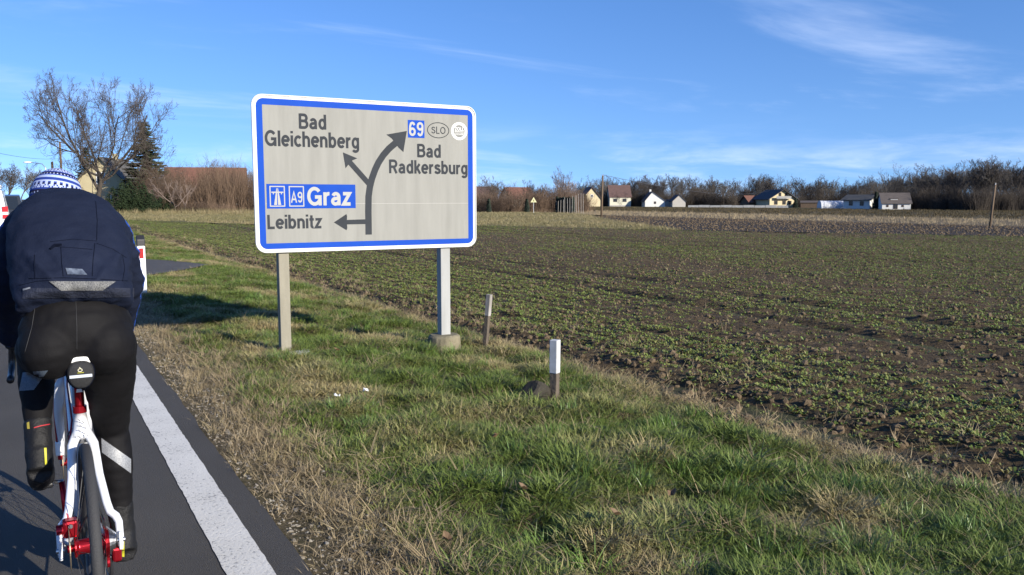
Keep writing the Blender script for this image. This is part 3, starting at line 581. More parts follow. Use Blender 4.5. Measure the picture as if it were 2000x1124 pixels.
# ================================================================== trees
def tree_mesh(seed, H, spread, trunk_h, r0, counts, bark, up=.25, twig=.012, lens=(.62, .55, .5, .45), first=.35, wob=.16, sides=(7, 5, 4, 3, 3), lean=0):
    """returns (trunk mesh, crown mesh): limbs that fork again and again down to the twigs"""
    r = random.Random(seed); T, C = MB(), MB()
    def grow(p, d, L, rad0, lev):
        segs = (6, 5, 4, 3, 2)[min(lev, 4)]; path = [p.copy()]; rr = [rad0]; dirs = [d.copy()]
        end = max(rad0 * (.45 if lev < 2 else .3), twig * .4)
        for i in range(segs):
            d = (d + Vector((r.gauss(0, wob), r.gauss(0, wob), r.gauss(0, wob) + up * .3 * (lev > 0)))).normalized()
            p = p + d * (L / segs); path.append(p.copy()); dirs.append(d.copy()); rr.append(rad0 + (end - rad0) * (i + 1) / segs)
        (T if lev == 0 else C).tube(path, rr, sides[min(lev, 4)])
        if lev >= len(counts): return
        n = counts[lev]
        for k in range(n):
            u = first + (1 - first) * ((k + r.random()) / n) if lev else max(.55, 1 - (k / n) * .5)
            j = min(int(u * segs), segs - 1); f_ = u * segs - j; q = path[j].lerp(path[j + 1], f_); dd = dirs[j + 1]
            a = r.uniform(0, 6.283) if lev else 6.283 * k / n + r.uniform(-.4, .4); o = dd.orthogonal().normalized(); o2 = dd.cross(o)
            ang = rad(r.uniform(28, 62)) * (spread if lev == 0 else 1)
            nd = (dd * math.cos(ang) + (o * math.cos(a) + o2 * math.sin(a)) * math.sin(ang)).normalized()
            LL = (H - trunk_h) * .62 * r.uniform(.8, 1.15) if lev == 0 else L * lens[min(lev, 3)] * r.uniform(.7, 1.2) * (1.15 - .5 * u)
            rc = max(twig * .5, (rr[j] * (.62 if lev == 0 else .55)) * r.uniform(.8, 1.1)); grow(q, nd, LL, rc if lev < 3 else max(twig * .5, min(rc, twig)), lev + 1)
    grow(Vector((0, 0, -.3)), Vector((lean, 0, 1)).normalized(), trunk_h * 1.6, r0, 0)
    z = max(v[2] for v in C.v); k = H / z
    for mb in (T, C): mb.v = [(x * k, y * k, zz * k if zz > 0 else zz) for x, y, zz in mb.v]
    return T, C
BARK = mat('bark', (.06, .049, .039), .95, var=.25, scale=3, bump=.5, bscale=12); TWIG = mat('twigs', (.058, .046, .037), .9, var=.2, scale=1)
TWIG2 = mat('twigs_grey', (.085, .075, .065), .9, var=.25, scale=.6); BIRCH = mat('twigs_pale', (.20, .15, .125), .9, var=.25, scale=.8); BRUSHF = mat('far_brush_twigs', (.055, .043, .033), .9, var=.3, scale=1.2); BRUSH = mat('brush_twigs', (.13, .085, .055), .9, var=.3, scale=1.2)
def tree(name, label, cat, px, Y, T, C, tm=BARK, cm=TWIG, rz_=0, group=None, sc=1):
    x, y = place(px, Y); o = thing(name, label, cat, (x, y, float(g(x)) - .05), rz_, group); o.scale = (sc,) * 3
    part('trunk', T, tm, o, smooth=True); part('crown', C, cm, o); return o
T, C = tree_mesh(12, 16.6, 1.25, 2.6, .40, (7, 9, 9, 6, 3), BARK, up=.30, twig=.022, lens=(.6, .58, .52, .5), wob=.13, first=.22)
tree('bare_tree', 'huge spreading bare tree in front of the yellow gabled house', 'tree', 193, 100, T, C, rz_=2.6).scale = (.70, .70, 1.03)
def spruce(seed, H, w):
    r = random.Random(seed); T, C = MB(), MB(); T.tube([(0, 0, -.3), (0, 0, H * .5), (0, 0, H)], [w * .05, w * .035, .01], 7)
    z = H * .08
    while z < H * .985:
        f_ = 1 - z / H; L = w * .5 * (f_ ** .8) * r.uniform(.75, 1.1) + .12; nb = 12 + int(11 * f_)
        for k in range(nb):
            a = r.uniform(0, 6.283); L2 = L * r.uniform(.7, 1.12); n = max(4, int(L2 / .13))
            for i in range(n):
                u = (i + .5) / n; px, pz = L2 * u, z - L2 * u * .28 + L2 * u * u * .22; w2 = min(1, H / 9) * (.42 * (1 - u * .5)) * r.uniform(.6, 1.3) + .08 * min(1, H / 9)
                for sd in (-1, 1):
                    q = a + sd * r.uniform(.2, .9); bx, by = px * math.cos(a), px * math.sin(a); l2 = w2 * r.uniform(.7, 1.5)
                    tx_, ty_, tz = bx + l2 * math.cos(q), by + l2 * math.sin(q), pz - r.uniform(.02, .2)
                    C.add([(bx, by, pz + .03), ((bx + tx_) / 2 - min(.13, .02 * H) * math.sin(q), (by + ty_) / 2 + min(.13, .02 * H) * math.cos(q), (pz + tz) / 2 + .03), (tx_, ty_, tz), ((bx + tx_) / 2 + min(.13, .02 * H) * math.sin(q), (by + ty_) / 2 - min(.13, .02 * H) * math.cos(q), (pz + tz) / 2 - .04)], [(0, 1, 2, 3)])
        z += r.uniform(.13, .2) * (.5 + H / 14)
    return T, C
NEED = mat('needles', (.030, .045, .020), .7, col2=(.055, .065, .028), scale=1.5); NEED2 = mat('needles_dark', (.016, .026, .014), .8, var=.3, scale=2)
T, C = spruce(4, 12.8, 9.2); tree('spruce_tree', 'tall dense green spruce beside the yellow gabled house', 'spruce', 293, 118, T, C, cm=NEED)
T, C = spruce(5, 10.5, 6); tree('spruce_tree', 'dark spruce rising behind the yellow gabled house', 'spruce', 178, 142, T, C, cm=NEED)
def leafbush(seed, w, h, n, L=.12):
    r = random.Random(seed); C = MB(); T = MB(); T.tube([(0, 0, -.2), (.03, 0, h * .6)], [.06, .02], 5)
    for i in range(n):
        a, u = r.uniform(0, 6.283), r.random(); q = (r.random() ** .4) * .5 * w * math.sqrt(max(.05, 1 - (2 * u - .85) ** 2 * .75)) * (1 + .25 * math.sin(a * 3 + seed) * math.sin(u * 9))
        c = Vector((q * math.cos(a), q * math.sin(a), u * h * (.62 + .38 * math.sin(q * math.cos(a) * 2.9 + seed) * math.sin(q * math.sin(a) * 2.3 + seed * 2) + .25 * r.random()))); d = Vector((r.gauss(0, 1), r.gauss(0, 1), r.gauss(0, .6))).normalized(); e = d.orthogonal().normalized()
        C.add([c - d * L, c + e * L * .5, c + d * L, c - e * L * .5], [(0, 1, 2, 3)])
    return T, C
IVY = mat('evergreen_leaf', (.012, .022, .010), .8, spec=.15, col2=(.026, .038, .016), scale=2)
for k, (px, Y, w, h) in enumerate([(234, 96, 3.0, 3.0), (258, 97, 3.4, 4.0), (288, 98, 3.0, 3.2), (324, 103, 2.0, 2.4)]):
    T, C = leafbush(60 + k, w, h, 2600); tree('evergreen_shrub', ['broad glossy evergreen shrub beside the big bare tree', 'tallest dark evergreen shrub below the spruce', 'rounded evergreen shrub between spruce and brown thicket', 'small round evergreen bush before the long red roof'][k], 'shrub', px, Y, T, C, cm=IVY)
def brush(seed, w, h, n):                       # thicket of whippy stems
    r = random.Random(seed); C = MB(); T = MB()
    for i in range(n):
        a = r.uniform(0, 6.283); d = w * .5 * math.sqrt(r.random()) * .7; p = Vector((d * math.cos(a), d * math.sin(a), -.1)); L = h * r.uniform(.55, 1.05); dr = Vector((math.cos(a) * .35 * r.random(), math.sin(a) * .35 * r.random(), 1)).normalized()
        path = [p]; 
        for k in range(4): dr = (dr + Vector((r.gauss(0, .1), r.gauss(0, .1), .02))).normalized(); path.append(path[-1] + dr * L / 4)
        (T if i == 0 else C).tube(path, [.022, .018, .013, .009, .004], 3)
        for k in range(7):
            j = r.randint(1, 3); q = path[j].lerp(path[j + 1], r.random()); e = Vector((r.gauss(0, 1), r.gauss(0, 1), .7 + r.random())).normalized(); l2 = L * r.uniform(.12, .3)
            C.tube([q, q + e * l2 * .5 + Vector((0, 0, .03)), q + e * l2 + Vector((0, 0, .1))], [.009, .007, .003], 3)
    return T, C
br = [brush(80 + k, 5, 4.6, 150) for k in range(4)]
BRM = [(t_.mesh('stems'), c_.mesh('twigs')) for t_, c_ in br]
for a, b2 in BRM: a.materials.append(BARK); b2.materials.append(BRUSH)
def thicket(px, Y, k, sc, label, group=None):
    x, y = place(px, Y); o = thing('bare_bush', label, 'bush', (x, y, float(g(x)) - .05), px * .7, group); o.scale = (sc[0], sc[0], sc[1])
    link('stem', BRM[k][0], None, o); link('crown', BRM[k][1], None, o)
for i, (px, Y, s0, s1) in enumerate([(305, 108, 1.0, 1.15), (335, 104, 1, 1.1), (352, 112, .9, .9), (372, 106, .8, .6), (396, 108, .8, .75), (420, 106, .9, 1.15), (440, 108, 1.0, 1.4), (462, 106, 1.0, 1.4), (398, 114, 1.0, 1.1), (428, 122, 1.2, 1.5), (352, 120, 1.1, 1.25), (385, 124, 1.1, 1.1), (412, 124, 1.1, 1.3), (320, 112, 1.1, 1.4), (484, 108, 1.05, 1.1), (505, 107, 1.1, 1.1), (530, 108, 1.1, 1.0), (335, 118, 1.1, 1.35), (448, 118, 1.2, 1.3), (478, 120, 1.2, 1.35), (555, 112, 1.1, .9), (410, 100, .7, .35), (380, 100, .7, .3), (435, 99, .6, .3)]):
    thicket(px, Y, i % 4, (s0, s1), 'brown leafless bush in the thicket along the meadow edge', 'leafless thicket before the long red roof')
# ------------------------------------------------------------------ buildings
GLASS = mat('window_glass', (.03, .035, .04), .08, spec=.8); FRW = mat('window_white', (.75, .74, .72), .5); FRB = mat('window_brown', (.08, .045, .025), .6)
def wallm(n_, c): return mat(n_, c, .85, var=.06, scale=.9, detail=6)
def roofm(n_, c): return mat(n_, c, .8, var=.25, scale=1.2, stretch=(1, 4, 4), bump=.5, bscale=6)
def house(label, px, Y, rot, L, D, hw, hr, wc, rc, wins=(), over=.45, chim=None, cat='house', name='house', plinth=None, gable=None, frame=FRB, door=None, balcony=None, dy=0, asym=0):
    """ridge along local x, front (eaves) towards local -y, left gable at -x"""
    x, y = place(px, Y); o = thing(name, label, cat, (x, y, float(g(x)) + dy), -math.atan2(x, y) + rot)
    w = MB(); w.add([(-L / 2, -D / 2, -.4), (L / 2, -D / 2, -.4), (L / 2, D / 2, -.4), (-L / 2, D / 2, -.4), (-L / 2, -D / 2, hw), (L / 2, -D / 2, hw), (L / 2, D / 2, hw), (-L / 2, D / 2, hw), (-L / 2, asym, hw + hr), (L / 2, asym, hw + hr)],
        [(3, 2, 1, 0), (0, 1, 5, 4), (2, 3, 7, 6), (1, 2, 6, 9, 5), (3, 0, 4, 8, 7), (4, 5, 9, 8), (6, 7, 8, 9)]); wo_ = part('wall', w, wc, o)
    r = MB()
    for s_ in (-1, 1):
        run = D / 2 - asym * s_; k = hr / run; e = run + over; th = .16
        A = [(-L / 2 - over, asym, hw + hr + .04), (L / 2 + over, asym, hw + hr + .04), (L / 2 + over, asym + s_ * e, hw + hr + .04 - k * e), (-L / 2 - over, asym + s_ * e, hw + hr + .04 - k * e)]
        r.add(A + [(a, b3, c + th) for a, b3, c in A], [(0, 1, 2, 3), (7, 6, 5, 4), (0, 4, 5, 1), (1, 5, 6, 2), (2, 6, 7, 3), (3, 7, 4, 0)])
    ro = part('roof', r, rc, o)
    if chim: part('chimney', MB().box((chim - .3, asym - .3, hw + hr - .6), (chim + .3, asym + .3, hw + hr + .9)), wc, ro)
    if plinth: part('plinth', MB().box((-L / 2 - .03, -D / 2 - .03, -.4), (L / 2 + .03, D / 2 + .03, .45)), plinth, o)
    for face, u, z, ww, hh in wins:
        def q(a, d, zz): return (a, -D / 2 - d, zz) if face == 'f' else ((-L / 2 - d, -a, zz) if face == 'l' else (L / 2 + d, a, zz))
        def bx(a0, a1, d0, d1, z0, z1):
            P = [q(a, d, zz) for zz in (z0, z1) for a, d in ((a0, d1), (a1, d1), (a1, d0), (a0, d0))]; return P, [(3, 2, 1, 0), (4, 5, 6, 7), (0, 1, 5, 4), (1, 2, 6, 5), (2, 3, 7, 6), (3, 0, 4, 7)]
        m_ = MB(); t_ = .09
        for a0, a1, z0, z1 in ((u - ww / 2, u + ww / 2, z, z + t_), (u - ww / 2, u + ww / 2, z + hh - t_, z + hh), (u - ww / 2, u - ww / 2 + t_, z + t_, z + hh - t_), (u + ww / 2 - t_, u + ww / 2, z + t_, z + hh - t_), (u - .03, u + .03, z + t_, z + hh - t_)): m_.add(*bx(a0, a1, .0, .06, z0, z1))
        wi = part('window', m_, frame, o); part('pane', MB().add(*bx(u - ww / 2 + t_ * .5, u + ww / 2 - t_ * .5, .002, .03, z + t_ * .5, z + hh - t_ * .5)), GLASS, wi)
    if door: part('door', MB().box((door - .5, -D / 2 - .04, -.1), (door + .5, -D / 2 + .01, 2.0)), FRB, o)
    if balcony:
        side, a0, a1, z = balcony; bm_ = MB()
        P = (lambda a, d: (a, -D / 2 - d)) if side == 'f' else (lambda a, d: (-L / 2 - d, -a))
        for zz0, zz1, d0, d1 in ((z - .18, z, 0, 1.2), (z + .1, z + .7, 1.12, 1.2)):
            c4 = [P(a, d) for a, d in ((a0, d1), (a1, d1), (a1, d0), (a0, d0))]
            bm_.add([(p[0], p[1], zz0) for p in c4] + [(p[0], p[1], zz1) for p in c4], [(3, 2, 1, 0), (4, 5, 6, 7), (0, 1, 5, 4), (1, 2, 6, 5), (2, 3, 7, 6), (3, 0, 4, 7)])
        part('balcony', bm_, mat('balcony_grey', (.26, .26, .26), .8) if 'balcony_grey' not in bpy.data.materials else bpy.data.materials['balcony_grey'], o)
    return o
YEL = wallm('plaster_yellow', (.42, .36, .22)); WHI = wallm('plaster_white', (.60, .59, .56)); CRM = wallm('plaster_cream', (.52, .44, .28)); GRYW = wallm('wall_grey', (.36, .34, .31)); WOODW = mat('barn_boards', (.11, .075, .05), .9, var=.3, scale=2, stretch=(6, 6, .5))
RED = roofm('tiles_red', (.135, .060, .040)); BRN = roofm('tiles_brown', (.10, .058, .050)); DRK = roofm('tiles_dark', (.055, .05, .055)); DRK2 = roofm('tiles_greybrown', (.085, .07, .062)); OLDR = roofm('tiles_old', (.085, .08, .07))
house('yellow gabled house behind the huge bare tree', 228, 128, rad(68), 9, 8.2, 3.6, 4.1, YEL, OLDR, [('l', 0, 3.9, 1.3, 1.7), ('l', -1.9, .9, 1.2, 1.4), ('l', 1.9, .9, 1.2, 1.4), ('f', 0, 1, 1.2, 1.4)], frame=FRW, chim=1)
house('long low building with faded red tiled roof behind the thicket', 408, 150, rad(-6), 13, 8, 2.6, 4.6, WHI, RED, [('f', -4, .9, 1.2, 1.2), ('f', 0, .9, 1.2, 1.2), ('f', 4, .9, 1.2, 1.2)], frame=FRB, name='farm_building', cat='building')
fr = thing('rail_fence', 'white two-rail fence in front of the long red roofed building', 'fence', (*place(370, 135), float(g(place(370, 135)[0]))), -math.atan2(*place(370, 135)))
for z in (.75, 1.15): part('rail', MB().box((-4.5, -.03, z), (4.5, .03, z + .09)), FRW, fr)
for k in range(5): part('post', MB().box((-4.5 + k * 2.25 - .05, -.1, -.2), (-4.5 + k * 2.25 + .05, -.03, 1.25)), FRW, fr)
# far parked cars seen through the thicket
def car(label, x, y, z, rz_, paint, L=4.2, Wd=1.75, Hh=1.5, van=False, group=None):
    o = thing('parked_car' if not van else 'delivery_van', label, 'van' if van else 'car', (x, y, z), rz_, group)
    if van: prof = [(-L / 2, .35), (-L / 2 + .02, .75), (-L / 2 - .02, 1.0), (-L / 2 + .16, Hh - .12), (-L / 2 + .35, Hh), (.75, Hh), (1.3, Hh - .12), (1.75, 1.08), (L / 2 - .08, .92), (L / 2, .6), (L / 2 - .02, .35)]
    else: prof = [(-L / 2, .32), (-L / 2 - .02, .7), (-L / 2 + .10, .92), (-L / 2 + .45, Hh - .06), (-L / 2 + .9, Hh), (.35, Hh - .02), (1.0, .98), (L / 2 - .2, .82), (L / 2, .6), (L / 2 - .02, .32)]
    rings = []
    for f_, zs_ in ((-1, .0), (-.97, 1), (-.6, 1), (.6, 1), (.97, 1), (1, 0)):
        rings.append([(a * (.985 if abs(f_) == 1 else 1), f_ * Wd / 2 * (1 - .16 * max(0, (b4 - .85) / (Hh - .85))), b4 if abs(f_) < 1 else .35 + (b4 - .35) * .985) for a, b4 in prof])
    bo = part('body', MB().loft(rings), paint, o, smooth=False, bevel=.03)
    gl = mat('car_glass', (.015, .018, .02), .06, spec=.8) if 'car_glass' not in bpy.data.materials else bpy.data.materials['car_glass']; zb = 1.0; tp_ = Hh - .1
    rear = MB()
    x0, x1 = (-L / 2 + .03, -L / 2 + .15) if van else (-L / 2 + .145, -L / 2 + .40)
    rear.add([(x0 - .03, -Wd * .40, zb), (x0 - .03, Wd * .40, zb), (x1 - .03, Wd * .36, tp_), (x1 - .03, -Wd * .36, tp_)], [(0, 3, 2, 1)]); part('rear_window', rear, gl, o)
    for s_ in (-1, 1):
        if not van: part('side_window', MB().add([(-L / 2 + .6, s_ * (Wd / 2 * .97), .95), (.75, s_ * (Wd / 2 * .97), .95), (.3, s_ * (Wd / 2 * .875), Hh - .12), (-L / 2 + .85, s_ * (Wd / 2 * .875), Hh - .12)], [(0, 1, 2, 3)]), gl, o)
        rl = bpy.data.materials.get('tail_red') or mat('tail_red', (.45, .015, .02), .25)
        lw = bpy.data.materials.get('tail_clear') or mat('tail_clear', (.6, .58, .58), .25)
        if van:
            for za, zc_, mm in ((.84, .96, rl), (.96, 1.06, lw), (1.06, 1.24, rl)): part('tail_light', MB().box((-L / 2 - .04, s_ * Wd * .455 - .09, za), (-L / 2 + .12, s_ * Wd * .455 + .075, zc_)), mm, o, bevel=.015)
        else: part('tail_light', MB().box((-L / 2 - .03, s_ * Wd * .42 - .12, .74), (-L / 2 + .1, s_ * Wd * .42 + .12, .9)), rl, o, bevel=.02)
        part('headlight', MB().box((L / 2 - .15, s_ * Wd * .4 - .14, .62), (L / 2 + .012, s_ * Wd * .4 + .14, .76)), lw, o, bevel=.03)
        for a in (-L * .32, L * .32):
            ty = part('wheel', MB().lathe([(.05, -.1), (.24, -.1), (.32, -.07), (.32, .07), (.24, .1), (.05, .1)], 'y', (a, s_ * (Wd / 2 - .1), .32), 20), bpy.data.materials.get('tyre') or mat('tyre', (.018, .018, .018), .8), o)
            part('rim', MB().lathe([(.02, -.108), (.2, -.105), (.2, .105), (.02, .108)], 'y', (a, s_ * (Wd / 2 - .1), .32), 16), bpy.data.materials.get('rim_grey') or mat('rim_grey', (.3, .3, .31), .4, metal=.6), ty)
    part('bumper', MB().box((-L / 2 - .05, -Wd * .47, .34), (-L / 2 + .1, Wd * .47, .58)), bpy.data.materials.get('bumper_grey') or mat('bumper_grey', (.06, .06, .065), .6), o, bevel=.04)
    return o
PAINTW = mat('paint_white', (.78, .78, .78), .25, coat=.6); PAINTD = mat('paint_dark', (.025, .028, .032), .25, coat=.6); PAINTS = mat('paint_silver', (.4, .41, .42), .3, metal=.5, coat=.5)
vn_ = car('white delivery van with red tail lights driving ahead of the cyclist', -1.42, 34.1, 0, rad(90), PAINTW, 4.2, 1.78, 1.78, van=True)
for z in (1.86,): part('roof_rack', MB().box((-1.4, -.7, 1.84), (-1.34, .7, 1.9)).box((.0, -.7, 1.84), (.06, .7, 1.9)).box((-1.5, -.72, 1.9), (.7, -.67, 1.94)).box((-1.5, .67, 1.9), (.7, .72, 1.94)).box((-1.40, -.62, 1.78), (-1.36, -.58, 1.85)).box((-1.40, .58, 1.78), (-1.36, .62, 1.85)).box((.02, -.62, 1.75), (.06, -.58, 1.85)).box((.02, .58, 1.75), (.06, .62, 1.85)), FRW, vn_)
car('black estate car queuing ahead of the white van', -1.0, 47.5, 0, rad(90), PAINTD, 4.4, 1.8, 1.68)
car('silver car parked behind the thicket under the red roof', *place(352, 138), float(g(place(352, 138)[0])), rad(10), PAINTS, 4.2, 1.7, 1.45)
car('white car parked behind the thicket under the red roof', *place(378, 139), float(g(place(378, 139)[0])), rad(20), PAINTW, 4.0, 1.7, 1.45)
# village across the fields
house('white walled house with brown roof behind bare garden trees', 936, 225, rad(4), 8, 6.5, 2.6, 2.7, WHI, BRN, [('f', -1, .9, 1.2, 1.3), ('f', 2, .9, 1.2, 1.3)], frame=FRB)
house('house with red tiled hip of roof among bare garden trees', 1010, 240, rad(28), 7.5, 6.5, 2.5, 2.9, GRYW, RED, [('f', 0, .9, 1.2, 1.3)])
house('small cream gabled house behind the pale stake fence', 1150, 250, rad(105), 6, 5.2, 2.7, 3.0, CRM, BRN, [('l', 0, 2.8, .8, .9)], frame=FRW)
house('white house with plain brown roof and two front windows', 1207, 285, rad(10), 7.2, 7.0, 3.2, 3.8, mat('plaster_lemon', (.56, .54, .43), .85, var=.05), BRN, [('f', -1.75, 1.5, 1.3, 1.1), ('f', 1.45, 1.5, 1.3, 1.1)], over=.25, plinth=GRYW)
house('white gabled cottage with dark lopsided roof', 1274, 280, rad(100), 7.5, 6.6, 1.9, 2.9, WHI, DRK, [('l', 0, .9, .7, .8)], over=.35, chim=.5, asym=.9)
house('low flat grey shed between cottage and dark roofed barn', 1303, 279, rad(5), 3.2, 3, 1.8, .35, GRYW, DRK2, over=.1, name='shed', cat='shed')
house('grey gabled barn with black roof beside the low shed', 1321, 276, rad(104), 5, 4.3, 1.8, 2.0, GRYW, DRK, over=.3, name='barn', cat='barn', door=None)
house('cream chalet house with dark roof and white balcony', 1510, 268, rad(118), 10, 8.6, 2.9, 2.6, CRM, DRK, [('l', -2.2, .9, 1.2, 1.2), ('l', .6, .9, 1.2, 1.2), ('l', 2.6, .9, 1.1, 1.2), ('l', -.9, 3.0, .9, 1.7), ('l', 1.2, 3.0, .9, 1.5)], over=.9, balcony=('l', -2.6, 2.4, 2.85))
house('outbuilding with red tiled roof beside the chalet', 1467, 274, rad(35), 6, 5, 1.7, 1.9, WOODW, RED, name='outbuilding', cat='building')
house('low brown timber shed between chalet and polytunnel', 1577, 262, rad(3), 5, 3.2, 1.5, .5, WOODW, DRK2, name='shed', cat='shed', over=.2)
house('open sided white house with flat grey roof near the conifer', 1680, 212, rad(-28), 7.0, 5.4, 2.4, 1.1, WHI, OLDR, [('f', -1.5, .9, 1, 1.1), ('f', 1.4, .9, 1, 1.1)], over=.6)
ho = house('white house with dark roof and dormer before the wood', 1742, 203, rad(12), 6.4, 5.6, 1.6, 2.3, WHI, DRK2, [('f', -2, .65, .5, .5), ('f', -.2, .2, 1.0, 1.1), ('f', 1.4, .65, .5, .5)], over=.3)
part('dormer', MB().box((-1.2, -2.1, 2.15), (.4, -.5, 2.6)), WHI, ho); part('dormer_roof', MB().box((-1.4, -2.25, 2.61), (.6, -.3, 2.69)), DRK2, ho)
# polytunnel
x, y = place(1624, 240); pt = thing('polytunnel', 'translucent white polytunnel greenhouse at the far field edge', 'greenhouse', (x, y, float(g(x))), -math.atan2(x, y) + rad(22))
PLAS = mat('polythene', (.60, .62, .64), .6, spec=.2, col2=(.46, .48, .52), scale=1.5, stretch=(3, 1, 1))
arch = [(1.7 * math.cos(math.pi * k / 14), 2.15 * math.sin(math.pi * k / 14) ** .8 if 0 < k < 14 else -.1) for k in range(15)]
part('cover', MB().loft([[(sx_, a, z) for a, z in arch] for sx_ in np.linspace(-4, 4, 9)]), PLAS, pt, smooth=False)
for sx_ in np.linspace(-4, 4, 9): part('hoop', MB().tube([(float(sx_), a * 1.012, z * 1.012) for a, z in arch], .035, 5), mat('hoop_grey', (.35, .37, .4), .5) if 'hoop_grey' not in bpy.data.materials else bpy.data.materials['hoop_grey'], pt)
# low pale garden wall in front of the chalet
x0, y0 = place(1342, 262); x1, y1 = place(1537, 256); a = math.atan2(y1 - y0, x1 - x0); Lw = math.hypot(x1 - x0, y1 - y0)
gw = thing('garden_wall', 'long low whitewashed garden wall before the chalet', 'wall', (x0, y0, float(g(x0))), a)
nseg = 9
for k in range(nseg): part('wall_section', MB().box((Lw * k / nseg + .05, -.12, -.3), (Lw * (k + 1) / nseg - .05, .12, .55 + .08 * (k % 2))), mat('whitewash', (.30, .30, .30), .9, var=.15, scale=1) if 'whitewash' not in bpy.data.materials else bpy.data.materials['whitewash'], gw)
mat('stake_grey', (.30, .28, .25), .9, var=.2, scale=2)
# stake fence and small thujas
for k in range(13):
    px = 1086 + k * 4.4 + random.uniform(-1, 1); Y = 118 - k * .7; x, y = place(px, Y); h = 1.7 + .085 * k + random.uniform(-.1, .15)
    single('fence_stake', MB().tube([(x, y, float(g(x)) - .2), (x + .05 * math.sin(k), y, float(g(x)) + h)], [.038, .03], 6), bpy.data.materials['stake_grey'], 'pale upright stake in the row beside the thuja bushes', 'stake', 'row of pale stakes by the gardens')
for k, px in enumerate((955, 1029, 1088, 1094, 1100, 1106, 1112, 1118)):
    T, C = spruce(300 + k, 2.4 if k > 1 else 2.1, .75); tree('thuja', ['slim dark thuja standing alone by the garden edge', 'small dark thuja beside the triangular sign'][k] if k < 2 else 'dark thuja between the pale stakes', 'thuja', px, 119 - k * .4, T, C, cm=NEED2, group=None if k < 2 else 'thujas between the pale stakes')
# triangular sign, back of the gardens
x, y = place(1042, 112); ts = thing('triangular_sign', 'pale yellow triangular warning sign on a thin post by the gardens', 'sign', (x, y, float(g(x))), -math.atan2(x, y))
part('post', MB().tube([(0, .03, -.2), (0, .03, 2.1)], .035, 8), backm, ts); part('plate', MB().prism([(-.42, 1.5), (.42, 1.5), (0, 2.2)], -.01, .01), mat('pale_yellow', (.66, .64, .36), .5), ts, bevel=.004); part('mark', MB().prism([(-.12, 1.62), (.12, 1.62), (.03, 1.9), (-.05, 1.85)], -.014, -.011), mat('olive_mark', (.25, .23, .10), .6), ts)
# poles and wires
PW = mat('pole_wood', (.17, .115, .07), .9, col2=(.10, .07, .045), scale=4, stretch=(5, 5, .4)); WIRE = mat('wire', (.04, .04, .045), .6)
def pole(label, px, Y, h, r, lean=0, name='utility_pole'):
    x, y = place(px, Y); o = thing(name, label, 'pole', (x, y, float(g(x)) - .1)); o.rotation_euler = (0, lean, -YAW)
    part('shaft', MB().tube([(0, 0, -.4), (0, 0, h * .5), (0, 0, h)], [r, r * .9, r * .75], 8), PW, o, smooth=True)
    part('insulator', MB().lathe([(.01, 0), (.045, .01), (.03, .05), (.05, .08), (.01, .12)], c=(0, 0, h), n=8), mat('porcelain', (.5, .5, .48), .3) if 'porcelain' not in bpy.data.materials else bpy.data.materials['porcelain'], o)
    return Vector((x, y, float(g(x)) - .1 + h))
p1 = pole('slim wooden utility pole at the corner of meadow and ploughed strip', 1174, 92, 4.6, .12, rad(1.2))
pole('leaning bare wooden pole standing in the ploughed strip', 1931, 57, 3.05, .085, rad(4))
p3 = pole('dark tall utility pole behind the cyclist', 128, 112, 9.3, .17); pole('short stub pole next to the tall dark pole', 111, 108, 6.4, .2)
def wire(a, b, sag, label, r=.012):
    a, b = Vector(a), Vector(b); single('overhead_wire', MB().tube([a.lerp(b, k / 16) - Vector((0, 0, sag * 4 * (k / 16) * (1 - k / 16))) for k in range(17)], r, 4), WIRE, label, 'wire')
xh, yh = place(1500, 266); wire(p1 + Vector((0, 0, .1)), (xh, yh, float(g(xh)) + 5.3), 1.6, 'thin wire sagging from the meadow pole towards the chalet', .022)
xs_, ys_ = place(60, 70); wire(p3 + Vector((0, 0, -2.2)), (-7.2, 40, 5.5), .9, 'thin wire running from the tall dark pole across the road', .018)
x, y = place(98, 84); lp = thing('street_lamp', 'slender street lamp with white head on a long arm', 'street lamp', (x, y, float(g(x))))
part('post', MB().tube([(0, 0, -.2), (0, 0, 3), (0, 0, 4.6), (-.35 * CY, .35 * SY, 5.0), (-1.5 * CY, 1.5 * SY, 5.15)], [.07, .06, .05, .04, .03], 8), backm, lp, smooth=True); part('lamp_head', MB().ell((-1.75 * CY, 1.75 * SY, 5.15), (.42, .2, .09), 12, 6), FRW, lp, smooth=True)

# ------------------------------------------------------------------ garden trees and the woods
def proto(seed, H, **k): T_, C_ = tree_mesh(seed, H, **k); a, b5 = T_.mesh('trunk'), C_.mesh('crown'); return a, b5
def special(label, px, Y, seed, H, cm, group=None, **k):
    kw = dict(spread=.9, trunk_h=H * .2, r0=H * .018, counts=(6, 7, 6, 5), bark=BARK, up=.5, twig=.02); kw.update(k); T_, C_ = tree_mesh(seed, H, **kw); tree('bare_tree', label, 'tree', px, Y, T_, C_, cm=cm, rz_=seed)
special('pale bare birch-like tree towering over the stake fence', 1085, 130, 31, 7.2, BIRCH, up=.7, spread=.8, counts=(7, 8, 7, 5), twig=.022)
special('second bare tree leaning beside the pale birch-like tree', 1108, 134, 32, 5.4, BIRCH, up=.7, spread=.7)
special('bare round tree in front of the red roofed house', 1012, 150, 33, 5.6, TWIG2, up=.5)
special('tall bare tree beside the brown roofed white house', 948, 150, 34, 6.4, TWIG2, up=.6); special('broad bare tree beside the taller one by the brown roof', 968, 152, 35, 5.6, TWIG2)
special('wide bare tree above the long red roof', 402, 175, 36, 11.6, TWIG2, up=.4); special('bare tree at the gable end of the long red roof', 478, 180, 37, 10.0, TWIG2)
special('thin pale young tree before the red roof', 346, 101, 38, 4.6, BIRCH, counts=(5, 5, 4), spread=.7); special('slender forked young tree before the red roof', 364, 101, 39, 4.2, BIRCH, counts=(4, 5, 4), spread=.8)
